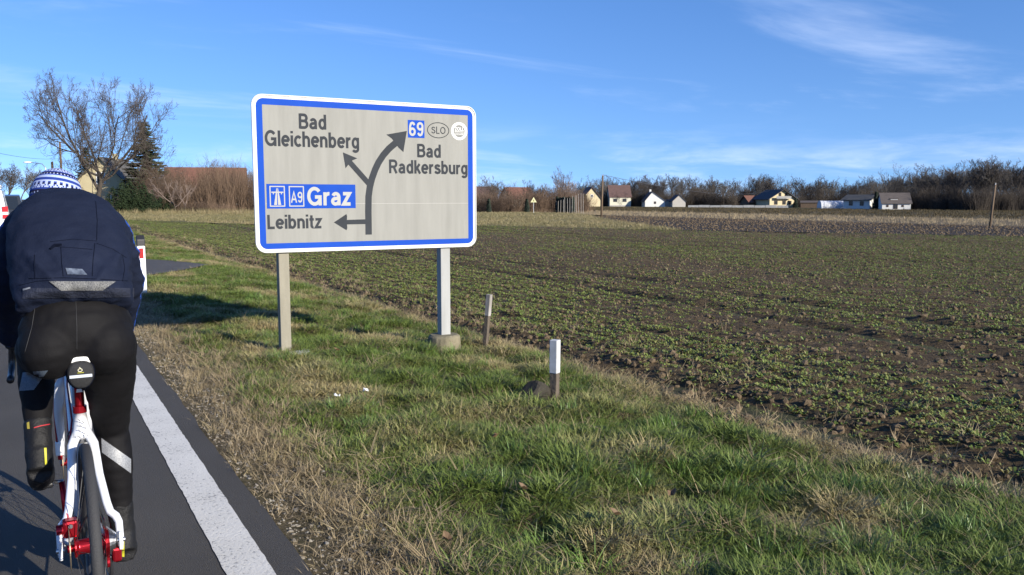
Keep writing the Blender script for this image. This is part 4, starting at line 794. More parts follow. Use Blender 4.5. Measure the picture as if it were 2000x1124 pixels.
special('broad crowned bare oak rising above the wood', 1733, 212, 40, 12.2, TWIG2, spread=1.1, r0=.3, counts=(6, 7, 6, 5)); special('bare tree behind the cream chalet', 1510, 285, 41, 11.6, TWIG2, spread=1.0)
for k, (px, Y, H, w) in enumerate([(1707, 206, 4.6, 2.0), (1551, 262, 3.2, 1.9), (1141, 170, 3.4, 2.0)]):
    T, C = spruce(320 + k, H, w); tree('conifer', ['dark narrow conifer between two white houses', 'small green conifer between cream chalet and timber shed', 'dark pointed conifer behind the birch-like trees'][k], 'conifer', px, Y, T, C, cm=NEED2)
for i, (px, Y, s0, s1) in enumerate([(936, 122, .9, .6), (952, 124, .9, .55), (966, 121, .9, .6), (982, 125, .9, .7), (998, 122, .9, .6), (1014, 124, .9, .7), (1030, 126, .9, .65), (1048, 124, .9, .7), (1062, 126, 1, .8), (1076, 125, 1, .85), (1092, 127, 1, .8), (1108, 128, 1, .75), (1124, 130, 1, .7), (1138, 132, 1, .6), (944, 140, 1.0, .75), (975, 142, 1.2, 1.0), (1050, 140, 1.1, .9), (920, 123, .9, .6), (905, 123, .9, .6)]):
    thicket(px, Y, i % 4, (s0, s1), 'reddish brown leafless bush in the garden hedge', 'leafless garden hedge behind the sign')
BRF = []
for _, b7 in BRM: q_ = b7.copy(); q_.materials.clear(); q_.materials.append(BRUSHF); BRF.append(q_)
wood = []
for k in range(6):
    T_, C_ = tree_mesh(400 + k, 11, spread=.62, trunk_h=3.2, r0=.17, counts=(7, 7, 6, 4), bark=BARK, up=.7, twig=.036, lens=(.55, .5, .5, .45), first=.2)
    C_.v, o0 = C_.v, len(C_.v); C_.add(T_.v, T_.f); me = C_.mesh('tree'); me.materials.append([TWIG, TWIG2, TWIG2][k % 3]); wood.append(me)
rw = random.Random(77)
def plant(px, Y, h, label, group):
    x, y = place(px, Y); o = link('bare_tree', rw.choice(wood), loc=(x, y, float(g(x)) - .1)); s_ = h / 11; o.scale = (s_ * rw.uniform(.9, 1.25), s_ * rw.uniform(.9, 1.25), s_); o.rotation_euler = (0, 0, rw.uniform(0, 6.28)); tag(o, label, 'tree', group)
for row in range(4):
    px = 1120 + row * 9
    while px < 1760: plant(px, 292 + row * 13 + rw.uniform(-4, 4), rw.uniform(7.2, 11.8) * (1 + .05 * row) * (1.0 if px > 1250 else .92), 'bare grey-brown tree in the belt of woodland behind the village', 'trees of the woodland belt behind the village'); px += rw.uniform(14, 24)
for row in range(6):
    px = 1690 + row * 14
    while px < 2160: u = min(1, max(0, (px - 1690) / 200)); plant(px, 228 - 26 * u + row * 9 + rw.uniform(-3, 3), rw.uniform(6.0, 9.2) + 4.4 * u + .3 * row, 'tall bare tree in the dark wood beyond the ploughed land', 'trees of the dark wood beyond the ploughed land'); px += rw.uniform(18, 32)
for row in range(2):
    px = 880 + row * 12
    while px < 1130: plant(px, 262 + row * 14, rw.uniform(6, 8.5), 'bare tree behind the gardens of the village', 'trees behind the village gardens'); px += rw.uniform(18, 30)
for px, Y, h in [(-45, 150, 8), (-25, 160, 9), (-5, 150, 8.4), (12, 165, 9.2), (28, 155, 8.2), (44, 160, 8.8), (62, 170, 8.0), (80, 165, 7.5), (300, 190, 9), (330, 190, 10), (450, 200, 9), (500, 190, 9), (540, 195, 9.5), (590, 200, 9), (640, 195, 9), (700, 200, 9.5), (760, 205, 9), (820, 210, 9), (860, 215, 9)]: plant(px, Y, h, 'bare tree in the background row beside the road', 'background trees along the road')
for row in range(2):
    for px in range(1100, 2150, 11):
        u = min(1, max(0, (px - 1690) / 200)); thicket_y = (286 if px < 1700 else 219 - 26 * u) + row * 11 + rw.uniform(-3, 3); k = rw.randrange(4)
        x, y = place(px, thicket_y); o = link('bare_bush', BRF[k], loc=(x, y, float(g(x)) - .1)); s_ = rw.uniform(.9, 1.4); o.scale = (s_ * 1.1, s_ * 1.1, s_ * rw.uniform(.8, 1.1)); o.rotation_euler = (0, 0, rw.uniform(0, 6)); tag(o, 'low leafless bush in the undergrowth of the far wood edge', 'bush', 'undergrowth along the far wood edge')

# ================================================================== the cyclist and the bicycle
BU = .128                                      # the bicycle's centre plane, metres right of the lens
TMP = bpy.data.scenes.new('workbench')
def remesh(mb, vox, it=6, fac=.5, name='m'):
    o = bpy.data.objects.new('tmp', mb.mesh('tmp')); TMP.collection.objects.link(o)
    md = o.modifiers.new('r', 'REMESH'); md.mode = 'VOXEL'; md.voxel_size = vox; md.use_smooth_shade = True
    sm = o.modifiers.new('s', 'SMOOTH'); sm.factor = fac; sm.iterations = it
    vl = TMP.view_layers[0]; vl.update(); me = bpy.data.meshes.new_from_object(o.evaluated_get(vl.depsgraph)); me.name = name; bpy.data.objects.remove(o); return me
def normals(me): return [v.vector.copy() for v in me.vertex_normals]
def bvh_of(me): return BVHTree.FromPolygons([v.co.copy() for v in me.vertices], [tuple(p.vertices) for p in me.polygons])
def hit(bv, px, py, off):
    r = ray(px, py); h_ = bv.ray_cast(Vector((0, 0, CAMH)), r)
    return None if h_[0] is None else h_[0] - r * off
def patch(name, bv, quad, m, parent, nx=10, ny=5, off=.003):
    """a cloth patch laid on a garment: quad = four picture points, bent over the surface below"""
    P = []; (a, b_, c, d) = quad
    for j in range(ny + 1):
        for i in range(nx + 1):
            u, v = i / nx, j / ny; px = (a[0] * (1 - u) + b_[0] * u) * (1 - v) + (d[0] * (1 - u) + c[0] * u) * v; py = (a[1] * (1 - u) + b_[1] * u) * (1 - v) + (d[1] * (1 - u) + c[1] * u) * v
            P.append(hit(bv, px, py, off))
    F_ = []
    for j in range(ny):
        for i in range(nx):
            q = [j * (nx + 1) + i, j * (nx + 1) + i + 1, (j + 1) * (nx + 1) + i + 1, (j + 1) * (nx + 1) + i]
            if all(P[k] is not None for k in q): F_.append(tuple(q))
    mb = MB(); mb.v = [tuple(p) if p is not None else (BU, 3.3, .9) for p in P]; mb.f = F_
    used = sorted({i for q in F_ for i in q}); mp_ = {k: i for i, k in enumerate(used)}; mb.v = [mb.v[k] for k in used]; mb.f = [tuple(mp_[i] for i in q) for q in F_]
    return part(name, mb, m, parent, smooth=True, world=True)
def seam(name, bv, pl, m, parent, r=.0011, n=24):
    P = []
    for k in range(n + 1):
        u = k / n * (len(pl) - 1); i = min(int(u), len(pl) - 2); f_ = u - i; h_ = hit(bv, pl[i][0] * (1 - f_) + pl[i + 1][0] * f_, pl[i][1] * (1 - f_) + pl[i + 1][1] * f_, .0005)
        if h_ is not None: P.append(h_)
    if len(P) > 2: return part(name, MB().tube(P, r, 5), m, parent, smooth=True, world=True)
def Z1(x, y): return (x / 2.675, 300 + y / 2.675)
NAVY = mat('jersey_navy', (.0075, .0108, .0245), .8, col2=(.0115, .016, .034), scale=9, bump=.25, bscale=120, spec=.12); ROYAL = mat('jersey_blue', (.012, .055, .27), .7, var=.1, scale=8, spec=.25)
BLK = mat('tights_black', (.0056, .0052, .0060), .72, var=.2, scale=10, bump=.15, bscale=220, spec=.15); SKIN = mat('skin', (.48, .29, .21), .55, var=.06, scale=12)
SHOEM = mat('overshoe', (.007, .007, .008), .6, spec=.3, var=.2, scale=12, bump=.3, bscale=60); GLOVE = mat('glove', (.010, .010, .011), .7, bump=.3, bscale=90); SEAMM = mat('seam_dark', (.0034, .0048, .0115), .9, spec=.05)
REFL = mat('reflective_grey', (.26, .27, .29), .5, col2=(.14, .145, .16), scale=260, detail=1, spec=.5); YELS = mat('neon_yellow', (.40, .38, .02), .5)
# joints
HIP = {s_: (BU + s_ * .088, 3.14, 1.0) for s_ in (-1, 1)}
KNEE = {1: (BU + .106, 3.40, .635), -1: (BU - .128, 3.55, .925)}; ANK = {1: (BU + .124, 3.37, .235), -1: (BU - .135, 3.345, .60)}; TOE = {1: (BU + .138, 3.53, .115), -1: (BU - .135, 3.50, .452)}
SHO = {s_: (BU + s_ * .152, 3.555, 1.372) for s_ in (-1, 1)}; ELB = {1: (BU + .222, 3.69, 1.17), -1: (BU - .215, 3.69, 1.14)}; WRI = {s_: (BU + s_ * .207, 3.925, .925) for s_ in (-1, 1)}
HEAD = Vector((.107, 3.845, 1.497)); v3 = lambda *a: Vector(a)
def limb(mb, pts_, rr, n=14):
    P, Q = [], []
    for i in range(len(pts_) - 1):
        a, b_ = Vector(pts_[i]), Vector(pts_[i + 1])
        for k in range(4): P.append(a.lerp(b_, k / 4)); Q.append(rr[i] + (rr[i + 1] - rr[i]) * k / 4)
    P.append(Vector(pts_[-1])); Q.append(rr[-1]); return mb.tube(P, Q, n)
def torso(mb, spine, n=24, sup=2.3):
    rings = []; m_ = len(spine)
    for i, (v, z, hw, ht) in enumerate(spine):
        a, b_ = spine[max(0, i - 1)], spine[min(m_ - 1, i + 1)]; t_ = Vector((0, b_[0] - a[0], b_[1] - a[1])).normalized(); nrm = Vector((0, -t_.z, t_.y)); q = []
        for k in range(n):
            c, s_ = math.cos(6.28319 * k / n), math.sin(6.28319 * k / n); q.append(Vector((BU, v, z)) + Vector((1, 0, 0)) * hw * math.copysign(abs(c) ** (2 / sup), c) + nrm * ht * math.copysign(abs(s_) ** (2 / sup), s_))
        rings.append(q)
    return mb.loft(rings)
# the body: one continuous figure
bd = MB(); torso(bd, [(3.16, .98, .14, .10), (3.20, 1.12, .14, .10), (3.30, 1.25, .16, .105), (3.43, 1.345, .17, .10), (3.56, 1.41, .15, .085), (3.66, 1.445, .09, .06)])
limb(bd, [(BU, 3.62, 1.43), (.118, 3.73, 1.465), (.11, 3.82, 1.49)], [.06, .055, .055]); bd.ell(HEAD, (.076, .098, .108)); bd.ell(HEAD + v3(0, .04, -.06), (.055, .06, .06)); bd.ell(HEAD + v3(0, .105, -.025), (.013, .02, .022), 8, 6)
for s_ in (-1, 1):
    bd.ell(HEAD + v3(s_ * .078, .005, -.02), (.01, .022, .032), 8, 6); bd.ell((BU + s_ * .075, 3.13, .99), (.08, .085, .09))
    limb(bd, [HIP[s_], KNEE[s_], ANK[s_]], [.07, .048, .032]); limb(bd, [ANK[s_], (TOE[s_][0], TOE[s_][1] + .02, TOE[s_][2] + .01)], [.034, .028]); limb(bd, [SHO[s_], ELB[s_], WRI[s_]], [.048, .038, .027])
    w = Vector(WRI[s_]); bd.ell(w + v3(0, .055, -.012), (.022, .05, .036), 12, 8)
    for f_ in range(4): b0 = w + v3(0, .088 - f_ * .0, .02 - f_ * .018); limb(bd, [b0, b0 + v3(s_ * .018, .03, -.006), b0 + v3(s_ * .004, .05, -.02), b0 + v3(-s_ * .02, .042, -.03)], [.0095, .009, .008, .007], 8)
    limb(bd, [w + v3(-s_ * .012, .045, .012), w + v3(-s_ * .034, .07, .008), w + v3(-s_ * .034, .095, -.004)], [.011, .010, .008], 8)
bme = remesh(bd, .0085, 4, name='body'); PL = (BU, 3.2, .93)
for v in bme.vertices: v.co -= Vector(PL)
person = link('person', bme, SKIN, loc=PL, smooth=True); LOC[person.name] = PL
tag(person, 'cyclist in navy jacket, black tights and patterned knit hat riding away', 'person')
for s_ in (-1, 1):
    part('eye', MB().ell(HEAD + v3(s_ * .03, .088, .005), (.011, .011, .011), 10, 6), FRW, person, smooth=True, world=True)
def wear(name, me, m, smooth=True):
    bv = bvh_of(me)
    for v in me.vertices: v.co -= Vector(PL)
    me.materials.clear(); o = link(name, me, m, person, smooth); return o, bv
# tights
tm = MB(); tm.ell((BU, 3.165, 1.055), (.176, .135, .14), 24, 14)
for s_ in (-1, 1):
    tm.ell((BU + s_ * .082, 3.115, 1.005), (.096, .10, .105), 20, 12)
    k, a = Vector(KNEE[s_]), Vector(ANK[s_]); h0 = Vector(HIP[s_]); calf = k.lerp(a, .32) - v3(0, .025, -.004)
    limb(tm, [h0 + v3(s_ * .002, 0, -.0), h0.lerp(k, .35), h0.lerp(k, .75), k, calf, k.lerp(a, .7), a], [.094, .089, .070, .060, .060, .046, .037], 18)
tme = remesh(tm, .0075, 8, name='tights')
from mathutils import noise as mn
for v, nm in zip(tme.vertices, normals(tme)): v.co += nm * .0030 * (mn.noise(Vector((v.co.x * 9, v.co.y * 14, v.co.z * 34))) + .5 * mn.noise(v.co * 45))
tights, tbv = wear('tights', tme, BLK)
# jacket with sleeves
jm = MB(); torso(jm, [(3.12, 1.135, .174, .118), (3.145, 1.165, .176, .127), (3.205, 1.215, .182, .132), (3.30, 1.295, .196, .132), (3.42, 1.365, .196, .13), (3.53, 1.42, .172, .117), (3.62, 1.45, .132, .097), (3.69, 1.468, .085, .072), (3.735, 1.478, .066, .064)], 28)
for s_ in (-1, 1):
    limb(jm, [(BU + s_ * .12, 3.52, 1.41), SHO[s_], Vector(SHO[s_]).lerp(Vector(ELB[s_]), .5), ELB[s_], Vector(ELB[s_]).lerp(Vector(WRI[s_]), .4), WRI[s_]], [.068, .070, .064, .055, .050, .040], 18)
jme = remesh(jm, .0075, 8, name='jacket'); jnrm = normals(jme)
for v, nm in zip(jme.vertices, jnrm):
    c = v.co; f_ = mn.noise(Vector((c.x * 7, c.y * 9 + c.z * 6, c.z * 22 - c.y * 12))); h_ = max(0, 1 - abs(c.z - 1.19) / .16)
    fold = mn.noise(Vector((c.x * 5 + c.z * 9, c.y * 5, c.z * 15 - abs(c.x - BU) * 22)));  v.co += nm * (.0055 * f_ + .019 * max(0, fold) ** 1.2 * min(1, max(0, (1.42 - c.z) / .12)) + .003 * mn.noise(c * 30) + .006 * h_ * mn.noise(Vector((c.x * 20, 0, c.z * 34 + 6 * abs(c.x - BU)))))
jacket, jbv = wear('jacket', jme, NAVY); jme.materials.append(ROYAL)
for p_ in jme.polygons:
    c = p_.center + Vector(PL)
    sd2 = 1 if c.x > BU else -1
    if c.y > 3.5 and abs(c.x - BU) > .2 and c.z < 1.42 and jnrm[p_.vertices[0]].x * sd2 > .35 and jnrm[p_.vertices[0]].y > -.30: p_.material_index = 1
patch('hem_band', jbv, ((44, 563), (262, 563), (262, 581), (44, 584)), mat('hem_navy', (.010, .014, .032), .8, bump=.6, bscale=60), jacket, 30, 4, .004)
patch('reflective_strip', jbv, (Z1(256, 668), Z1(606, 668), Z1(536, 717), Z1(318, 718)), mat('reflective_dots', (.19, .19, .185), .6, spec=.2, col2=(.045, .045, .05), scale=420, detail=0), jacket, 16, 4, .007)
patch('emblem', jbv, (Z1(342, 598), Z1(430, 604), Z1(456, 634), Z1(352, 632)), mat('emblem_silver', (.13, .155, .20), .5, spec=.2, col2=(.014, .02, .04), scale=45), jacket, 8, 4, .004)
patch('zip_pull', jbv, (Z1(118, 708), Z1(158, 698), Z1(158, 706), Z1(120, 717)), REFL, jacket, 4, 1, .006)
for pl in ([(262, 462), (380, 448), (503, 458)], [(282, 486), (390, 494), (482, 502)], [(318, 490), (322, 570), (330, 642)], [(496, 470), (486, 560), (482, 642)], [(150, 655), (330, 650), (500, 656), (690, 668)], [(100, 690), (190, 668), (260, 664)], [(505, 470), (590, 500), (660, 545)], [(640, 530), (652, 600), (640, 668)], [(180, 530), (178, 600), (184, 655)], [(500, 250), (508, 350), (505, 455)]):
    seam('seam', jbv, [Z1(*q) for q in pl], SEAMM, jacket)
part('zip_slider', MB().tube([hit(jbv, *Z1(262, 500), .004), hit(jbv, *Z1(285, 480), .004), hit(jbv, *Z1(322, 476), .004)], [.004, .006, .004], 6), SEAMM, jacket, world=True)
for pl in ([(148, 588), (150, 640), (150, 684)], [(70, 590), (62, 640), (48, 690)]): seam('tights_seam', tbv, pl, mat('seam_grey', (.016, .016, .018), .7), tights, .0013)
patch('calf_strip', tbv, ((198, 856), (256, 897), (256, 925), (199, 884)), REFL, tights, 12, 4, .003)
patch('calf_strip', tbv, ((44, 728), (94, 724), (66, 762), (37, 764)), mat('reflective_blue', (.10, .13, .17), .5, col2=(.055, .07, .095), scale=300, detail=1), tights, 10, 6, .003)
# knitted hat: pattern knitted row by row
hm_ = MB(); nk, nr = 110, 34; rings = []
tiltm = Matrix.Rotation(rad(-14), 3, 'X') @ Matrix.Rotation(rad(9), 3, 'Y')
for j in range(nr + 1):
    th = rad(6 + 112 * j / nr); q = []
    for k in range(nk):
        a = 6.28319 * k / nk; rr = 1 + .012 * math.sin(j * 6.283 / 2)
        q.append(HEAD + v3(0, -.004, .006) + tiltm @ Vector((.0955 * math.sin(th) * math.cos(a) * rr, .116 * math.sin(th) * math.sin(a) * rr, .120 * math.cos(th))))
    rings.append(q)
hm_.loft(rings, caps=True); hme = hm_.mesh('hat', PL); hat = link('knit_hat', hme, None, person, True)
cw, cb_, cl_ = (.36, .42, .60), (.022, .045, .22), (.012, .013, .04)
cols = []
def knit(k, j):
    if j < 5: return cb_ if j % 2 else cw
    r = (j - 5) % 13
    if r == 0 or r == 12: return cb_
    if r in (1, 3): return cw if r == 1 else (cl_ if k % 4 < 2 else cw)
    if r == 2: return cb_ if k % 4 < 2 else cw
    if r in (4, 5, 6): return cb_ if (abs((k % 6) - 3) == (r - 3)) or r == 6 else cw
    if r == 7: return cl_
    if r == 8: return cl_ if k % 3 else cw
    if r == 9: return cb_
    if r == 10: return (.30, .40, .66) if k % 5 < 2 else cw
    return cw if (k + r) % 7 else (.30, .40, .66)
ca = hme.color_attributes.new('knit', 'BYTE_COLOR', 'CORNER'); i_ = 0
for pi, p_ in enumerate(hme.polygons):
    j, k = divmod(pi, nk); c = knit(k, j) if pi < nk * nr else cw
    for _ in p_.loop_indices: ca.data[i_].color = (*c, 1); i_ += 1
km = bpy.data.materials.new('knit_wool'); km.use_nodes = True; t = km.node_tree; b = t.nodes['Principled BSDF']; b.inputs['Roughness'].default_value = .95; b.inputs['Specular IOR Level'].default_value = .1
vc = N(t, 'ShaderNodeVertexColor', layer_name='knit'); Lk(t, vc.outputs[0], b.inputs['Base Color']); hme.materials.append(km)
# overshoes and gloves
for s_ in (-1, 1):
    a, to = Vector(ANK[s_]), Vector(TOE[s_]); sm_b = MB(); k = Vector(KNEE[s_]); cuff = a.lerp(k, .30); heel = a + v3(0, -.035, -.062)
    limb(sm_b, [cuff, a.lerp(k, .1), a + v3(0, .0, -.02)], [.047, .044, .046], 16); limb(sm_b, [heel, heel.lerp(to, .35) + v3(0, 0, .012), heel.lerp(to, .7), to, to + v3(0, .045, -.004)], [.043, .046, .046, .044, .026], 16); limb(sm_b, [a, heel], [.044, .040], 14); limb(sm_b, [a + v3(0, .02, -.01), heel.lerp(to, .55)], [.046, .040], 14)
    sme = remesh(sm_b, .006, 6, name='overshoe')
    for v, nm in zip(sme.vertices, normals(sme)): v.co += nm * .003 * mn.noise(v.co * 28)
    sh, sbv = wear('overshoe', sme, SHOEM)
    if s_ > 0: patch('heel_stripe', sbv, ((237, 1052), (243, 1052), (243, 1088), (238, 1088)), YELS, sh, 2, 8, .003)
    else:
        patch('heel_stripe', sbv, ((86, 875), (91, 875), (92, 908), (88, 908)), YELS, sh, 2, 8, .003); seam('cuff_piping', sbv, [(66, 836), (80, 832), (97, 829)], mat('red_piping', (.35, .02, .03), .6), sh, .0025)
        patch('pull_tab', sbv, ((52, 826), (57, 824), (58, 838), (53, 838)), mat('mustard', (.35, .28, .04), .6), sh, 2, 3, .004)
    gb = MB(); w = Vector(WRI[s_]); limb(gb, [w + (Vector(ELB[s_]) - w) * .22, w, w + v3(0, .03, -.006)], [.044, .037, .036], 14); gb.ell(w + v3(0, .055, -.012), (.029, .056, .044), 14, 10)
    for f_ in range(4): b0 = w + v3(0, .088, .022 - f_ * .020); limb(gb, [b0, b0 + v3(s_ * .02, .032, -.006), b0 + v3(s_ * .004, .056, -.02), b0 + v3(-s_ * .022, .046, -.03)], [.0125, .012, .011, .010], 10)
    limb(gb, [w + v3(-s_ * .014, .045, .014), w + v3(-s_ * .038, .07, .010), w + v3(-s_ * .038, .098, -.004)], [.014, .013, .011], 10)
    gme = remesh(gb, .005, 3, name='glove'); wear('glove', gme, GLOVE)

# ------------------------------------------------------------------ bicycle
BL = (BU, 3.03, 0); bike = thing('bicycle', 'white road bicycle with red hubs and seatpost under the cyclist', 'bicycle', BL)
FW = mat('frame_white', (.62, .63, .66), .28, var=.03, scale=6, coat=.5); REDA = mat('red_anodised', (.36, .012, .022), .28, metal=.75); CBN = mat('carbon_black', (.012, .012, .014), .35, coat=.3); STEEL = mat('steel', (.42, .42, .43), .3, metal=.9); TYR = mat('bicycle_tyre', (.028, .028, .03), .75, bump=.3, bscale=150); CABR = mat('cable_red', (.32, .012, .03), .4)
X = lambda s_, d: BU + s_ * d
RH, BB, SC, HT, HB, FH = (3.03, .34), (3.45, .275), (3.315, .735), (3.855, .865), (3.90, .775), (4.06, .34)
def pt(u, q): return (BU + u, q[0], q[1])
frame = part('frame', MB().tube([pt(0, BB), pt(0, (3.405, .43)), pt(0, (3.36, .58)), pt(0, SC)], [.024, .021, .019, .0185], 14), FW, bike, smooth=True, world=True)
part('top_tube', MB().tube([pt(0, (3.325, .70)), pt(0, (3.55, .775)), pt(0, (3.86, .835))], [.019, .022, .026], 12), FW, bike, True, world=True)
part('down_tube', MB().tube([pt(0, BB), pt(0, (3.66, .50)), pt(0, (3.89, .80))], [.032, .030, .030], 12, flat=1.1), FW, bike, True, world=True)
part('head_tube', MB().tube([pt(0, HB), pt(0, HT)], [.030, .026], 14), FW, bike, True, world=True)
part('bottom_bracket', MB().lathe([(.005, -.045), (.026, -.045), (.026, .045), (.005, .045)], 'x', pt(0, BB), 18), REDA, bike, world=True)
yoke = MB().tube([pt(0, (3.32, .725)), pt(0, (3.285, .70)), pt(0, (3.255, .675)), pt(0, (3.235, .655))], [.021, .025, .031, .034], 12); part('stay_bridge', yoke, FW, bike, True, world=True)
for s_ in (-1, 1):
    part('seat_stay', MB().tube([pt(s_ * .010, (3.262, .685)), pt(s_ * .034, (3.225, .635)), pt(s_ * .043, (3.16, .54)), pt(s_ * .058, (3.10, .452)), pt(s_ * .066, (3.082, .425)), pt(s_ * .082, (3.066, .412)), pt(s_ * .089, (3.055, .395)), pt(s_ * .090, (3.035, .345)), pt(s_ * .090, (3.028, .318))], [.017, .016, .0135, .0135, .0135, .0135, .0125, .0115, .009], 12), FW, bike, True, world=True)
    part('chain_stay', MB().tube([pt(s_ * .028, (3.43, .275)), pt(s_ * .05, (3.32, .285)), pt(s_ * .068, (3.17, .315)), pt(s_ * .088, (3.04, .335))], [.015, .015, .013, .010], 10), FW, bike, True, world=True)
    part('dropout', MB().box((BU + s_ * .090 - .006, 3.012, .31), (BU + s_ * .090 + .006, 3.05, .372)), FW, bike, bevel=.003, world=True)
    part('dropout_bolt', MB().lathe([(.001, -.012), (.0085, -.012), (.0085, .012), (.001, .012)], 'x', (BU + s_ * .092, 3.03, .34), 12), STEEL, bike, world=True)
    part('fork_blade', MB().tube([pt(s_ * .018, (3.905, .765)), pt(s_ * .048, (3.915, .715)), pt(s_ * .055, (3.95, .60)), pt(s_ * .052, (4.01, .45)), pt(s_ * .050, (4.055, .345))], [.020, .021, .019, .015, .011], 12), FW, bike, True, world=True)
part('seatpost', MB().tube([pt(0, (3.318, .725)), pt(0, (3.30, .79)), pt(0, (3.255, .935))], [.0165, .0155, .0155], 14), REDA, bike, True, world=True)
part('seat_clamp', MB().lathe([(.014, -.012), (.0225, -.012), (.0225, .012), (.014, .012)], 'z', pt(0, (3.312, .745)), 18), REDA, bike, world=True)
part('warning_mark', MB().prism([(BU - .011, .815), (BU + .011, .815), (BU, .852)], 3.2685, 3.2705), FRW, bike, world=True)
for k, (du, z) in enumerate(((-.008, .722), (.004, .714), (-.004, .704), (.009, .697), (-.009, .69), (.003, .682), (.012, .674), (-.012, .672))):
    part('frame_graphic', MB().tube([(BU + du - .004, 3.262 - (.73 - z) * .82 - .0125, z + .004), (BU + du + .001, 3.262 - (.73 - z) * .82 - .0135, z), (BU + du + .004, 3.262 - (.73 - z) * .82 - .0125, z - .005)], .0012, 5), mat('graphic_grey', (.12, .12, .13), .5) if 'graphic_grey' not in bpy.data.materials else bpy.data.materials['graphic_grey'], bike, world=True)
# saddle
sd_ = MB(); rings = []
for v, hw, zt, ht in ((3.058, .045, .972, .012), (3.068, .068, .978, .02), (3.11, .072, .976, .024), (3.17, .058, .968, .026), (3.22, .034, .962, .026), (3.28, .021, .962, .024), (3.325, .016, .958, .02), (3.335, .008, .954, .01)):
    rings.append([(BU + hw * math.cos(6.28319 * k / 20), v, zt - ht * .5 + ht * .5 * math.copysign(abs(math.sin(6.28319 * k / 20)) ** .7, math.sin(6.28319 * k / 20))) for k in range(20)])
saddle = part('saddle', MB().loft(rings), CBN, bike, True, world=True); part('saddle_tail', MB().box((BU - .030, 3.046, .953), (BU + .030, 3.062, .979)), FRW, saddle, bevel=.006, world=True)
for s_ in (-1, 1): part('saddle_rail', MB().tube([(BU + s_ * .03, 3.075, .962), (BU + s_ * .022, 3.12, .938), (BU + s_ * .022, 3.26, .936), (BU + s_ * .012, 3.31, .955)], .0035, 8), STEEL, saddle, True, world=True)
# wheels
def wheel(c, rear):
    v, z = c; rim = part('wheel', MB().lathe([(.298, -.011), (.304, -.013), (.318, -.0125), (.320, 0), (.318, .0125), (.304, .013), (.298, .011), (.285, .004), (.285, -.004), (.298, -.011)], 'x', (BU, v, z), 56, caps=False), CBN, bike, True, world=True)
    ty = MB(); rings = []
    for k in range(64):
        a = 6.28319 * k / 64; rings.append([(BU + .0172 * math.cos(b_), v + (.3235 + .0172 * math.sin(b_)) * math.cos(a), z + (.3235 + .0172 * math.sin(b_)) * math.sin(a)) for b_ in [6.28319 * q / 12 for q in range(12)]])
    part('tyre', MB().loft(rings, closed=True), TYR, rim, True, world=True)
    w = .052 if rear else .038
    part('hub', MB().lathe([(.006, -w - .02), (.012, -w - .02), (.012, -w), (.034 if rear else .024, -w + .002), (.034 if rear else .024, -w + .007), (.024 if rear else .013, -w + .016), (.026 if rear else .012, 0), (.030 if rear else .013, w - .016), (.038 if rear else .024, w - .007), (.038 if rear else .024, w - .002), (.012, w), (.012, w + .02), (.006, w + .02)], 'x', (BU, v, z), 24), REDA, rim, False, .0015, world=True)
    sp0 = None
    for k in range(24):
        a = 6.28319 * k / 24; s_ = -1 if k % 2 else 1; a2 = a + s_ * .0 + (.35 if (k // 2) % 2 else -.35)
        part('spoke', MB().tube([(BU + s_ * (w - .006), v + .028 * math.cos(a2), z + .028 * math.sin(a2)), (BU + s_ * .003, v + .288 * math.cos(a), z + .288 * math.sin(a))], .0014, 4), CBN, rim, world=True)
    dx = -(w + .012); part('brake_disc', MB().lathe([(.025, -.0012), (.072, -.0012), (.072, .0012), (.025, .0012), (.025, -.0012)], 'x', (BU + dx, v, z), 40, caps=False), mat('disc_brass', (.42, .33, .22), .35, metal=.8) if 'disc_brass' not in bpy.data.materials else bpy.data.materials['disc_brass'], rim, world=True)
    return rim
wheel(RH, True); wheel(FH, False)
for k in range(8): part('sprocket', MB().lathe([(.012, .042 + .0042 * k), (.054 - .004 * k, .042 + .0042 * k), (.054 - .004 * k, .0438 + .0042 * k), (.012, .0438 + .0042 * k)], 'x', (BU, *RH), 22), REDA if k < 3 else STEEL, bike, world=True)
part('rear_caliper', MB().box((BU - .082, 3.025, .375), (BU - .036, 3.075, .435)), REDA, bike, bevel=.010, world=True); part('caliper_cap', MB().lathe([(.002, -.03), (.017, -.03), (.017, .006), (.002, .006)], 'x', (BU - .07, 3.045, .405), 16), REDA, bike, world=True)
part('caliper_bolt', MB().lathe([(.001, -.006), (.007, -.006), (.007, .006), (.001, .006)], 'y', (BU - .058, 3.022, .42), 10), STEEL, bike, world=True)
part('front_caliper', MB().box((BU - .075, 3.985, .395), (BU - .043, 4.02, .455)), FRW, bike, bevel=.006, world=True); part('caliper_clip', MB().box((BU - .068, 3.982, .378), (BU - .05, 4.0, .396)), REDA, bike, bevel=.003, world=True)
# cranks, pedals, chain, derailleur
for s_ in (-1, 1):
    e = (3.45 + .01, .275 + (.168 if s_ < 0 else -.168)); part('crank', MB().tube([pt(s_ * .055, BB), pt(s_ * .062, (3.455, (BB[1] + e[1]) / 2)), pt(s_ * .068, e)], [.016, .013, .012], 10, flat=.7), REDA, bike, True, world=True)
    pe = part('pedal', MB().tube([pt(s_ * .062, e), pt(s_ * .092, e)], .0075, 8), STEEL, bike, True, world=True)
    part('pedal_body', MB().box((BU + s_ * .13 - .034, e[0] - .036, e[1] - .011), (BU + s_ * .13 + .034, e[0] + .036, e[1] + .011)), CBN, pe, bevel=.008, world=True)
part('chainring', MB().lathe([(.05, .040), (.098, .040), (.1, .042), (.098, .044), (.05, .044), (.05, .040)], 'x', pt(0, BB), 44, caps=False), CBN, bike, world=True)
for k in range(5): a = 6.28319 * k / 5; part('spider_arm', MB().tube([(BU + .046, BB[0], BB[1]), (BU + .043, BB[0] + .06 * math.cos(a), BB[1] + .06 * math.sin(a))], [.012, .008], 6), REDA, bike, True, world=True)
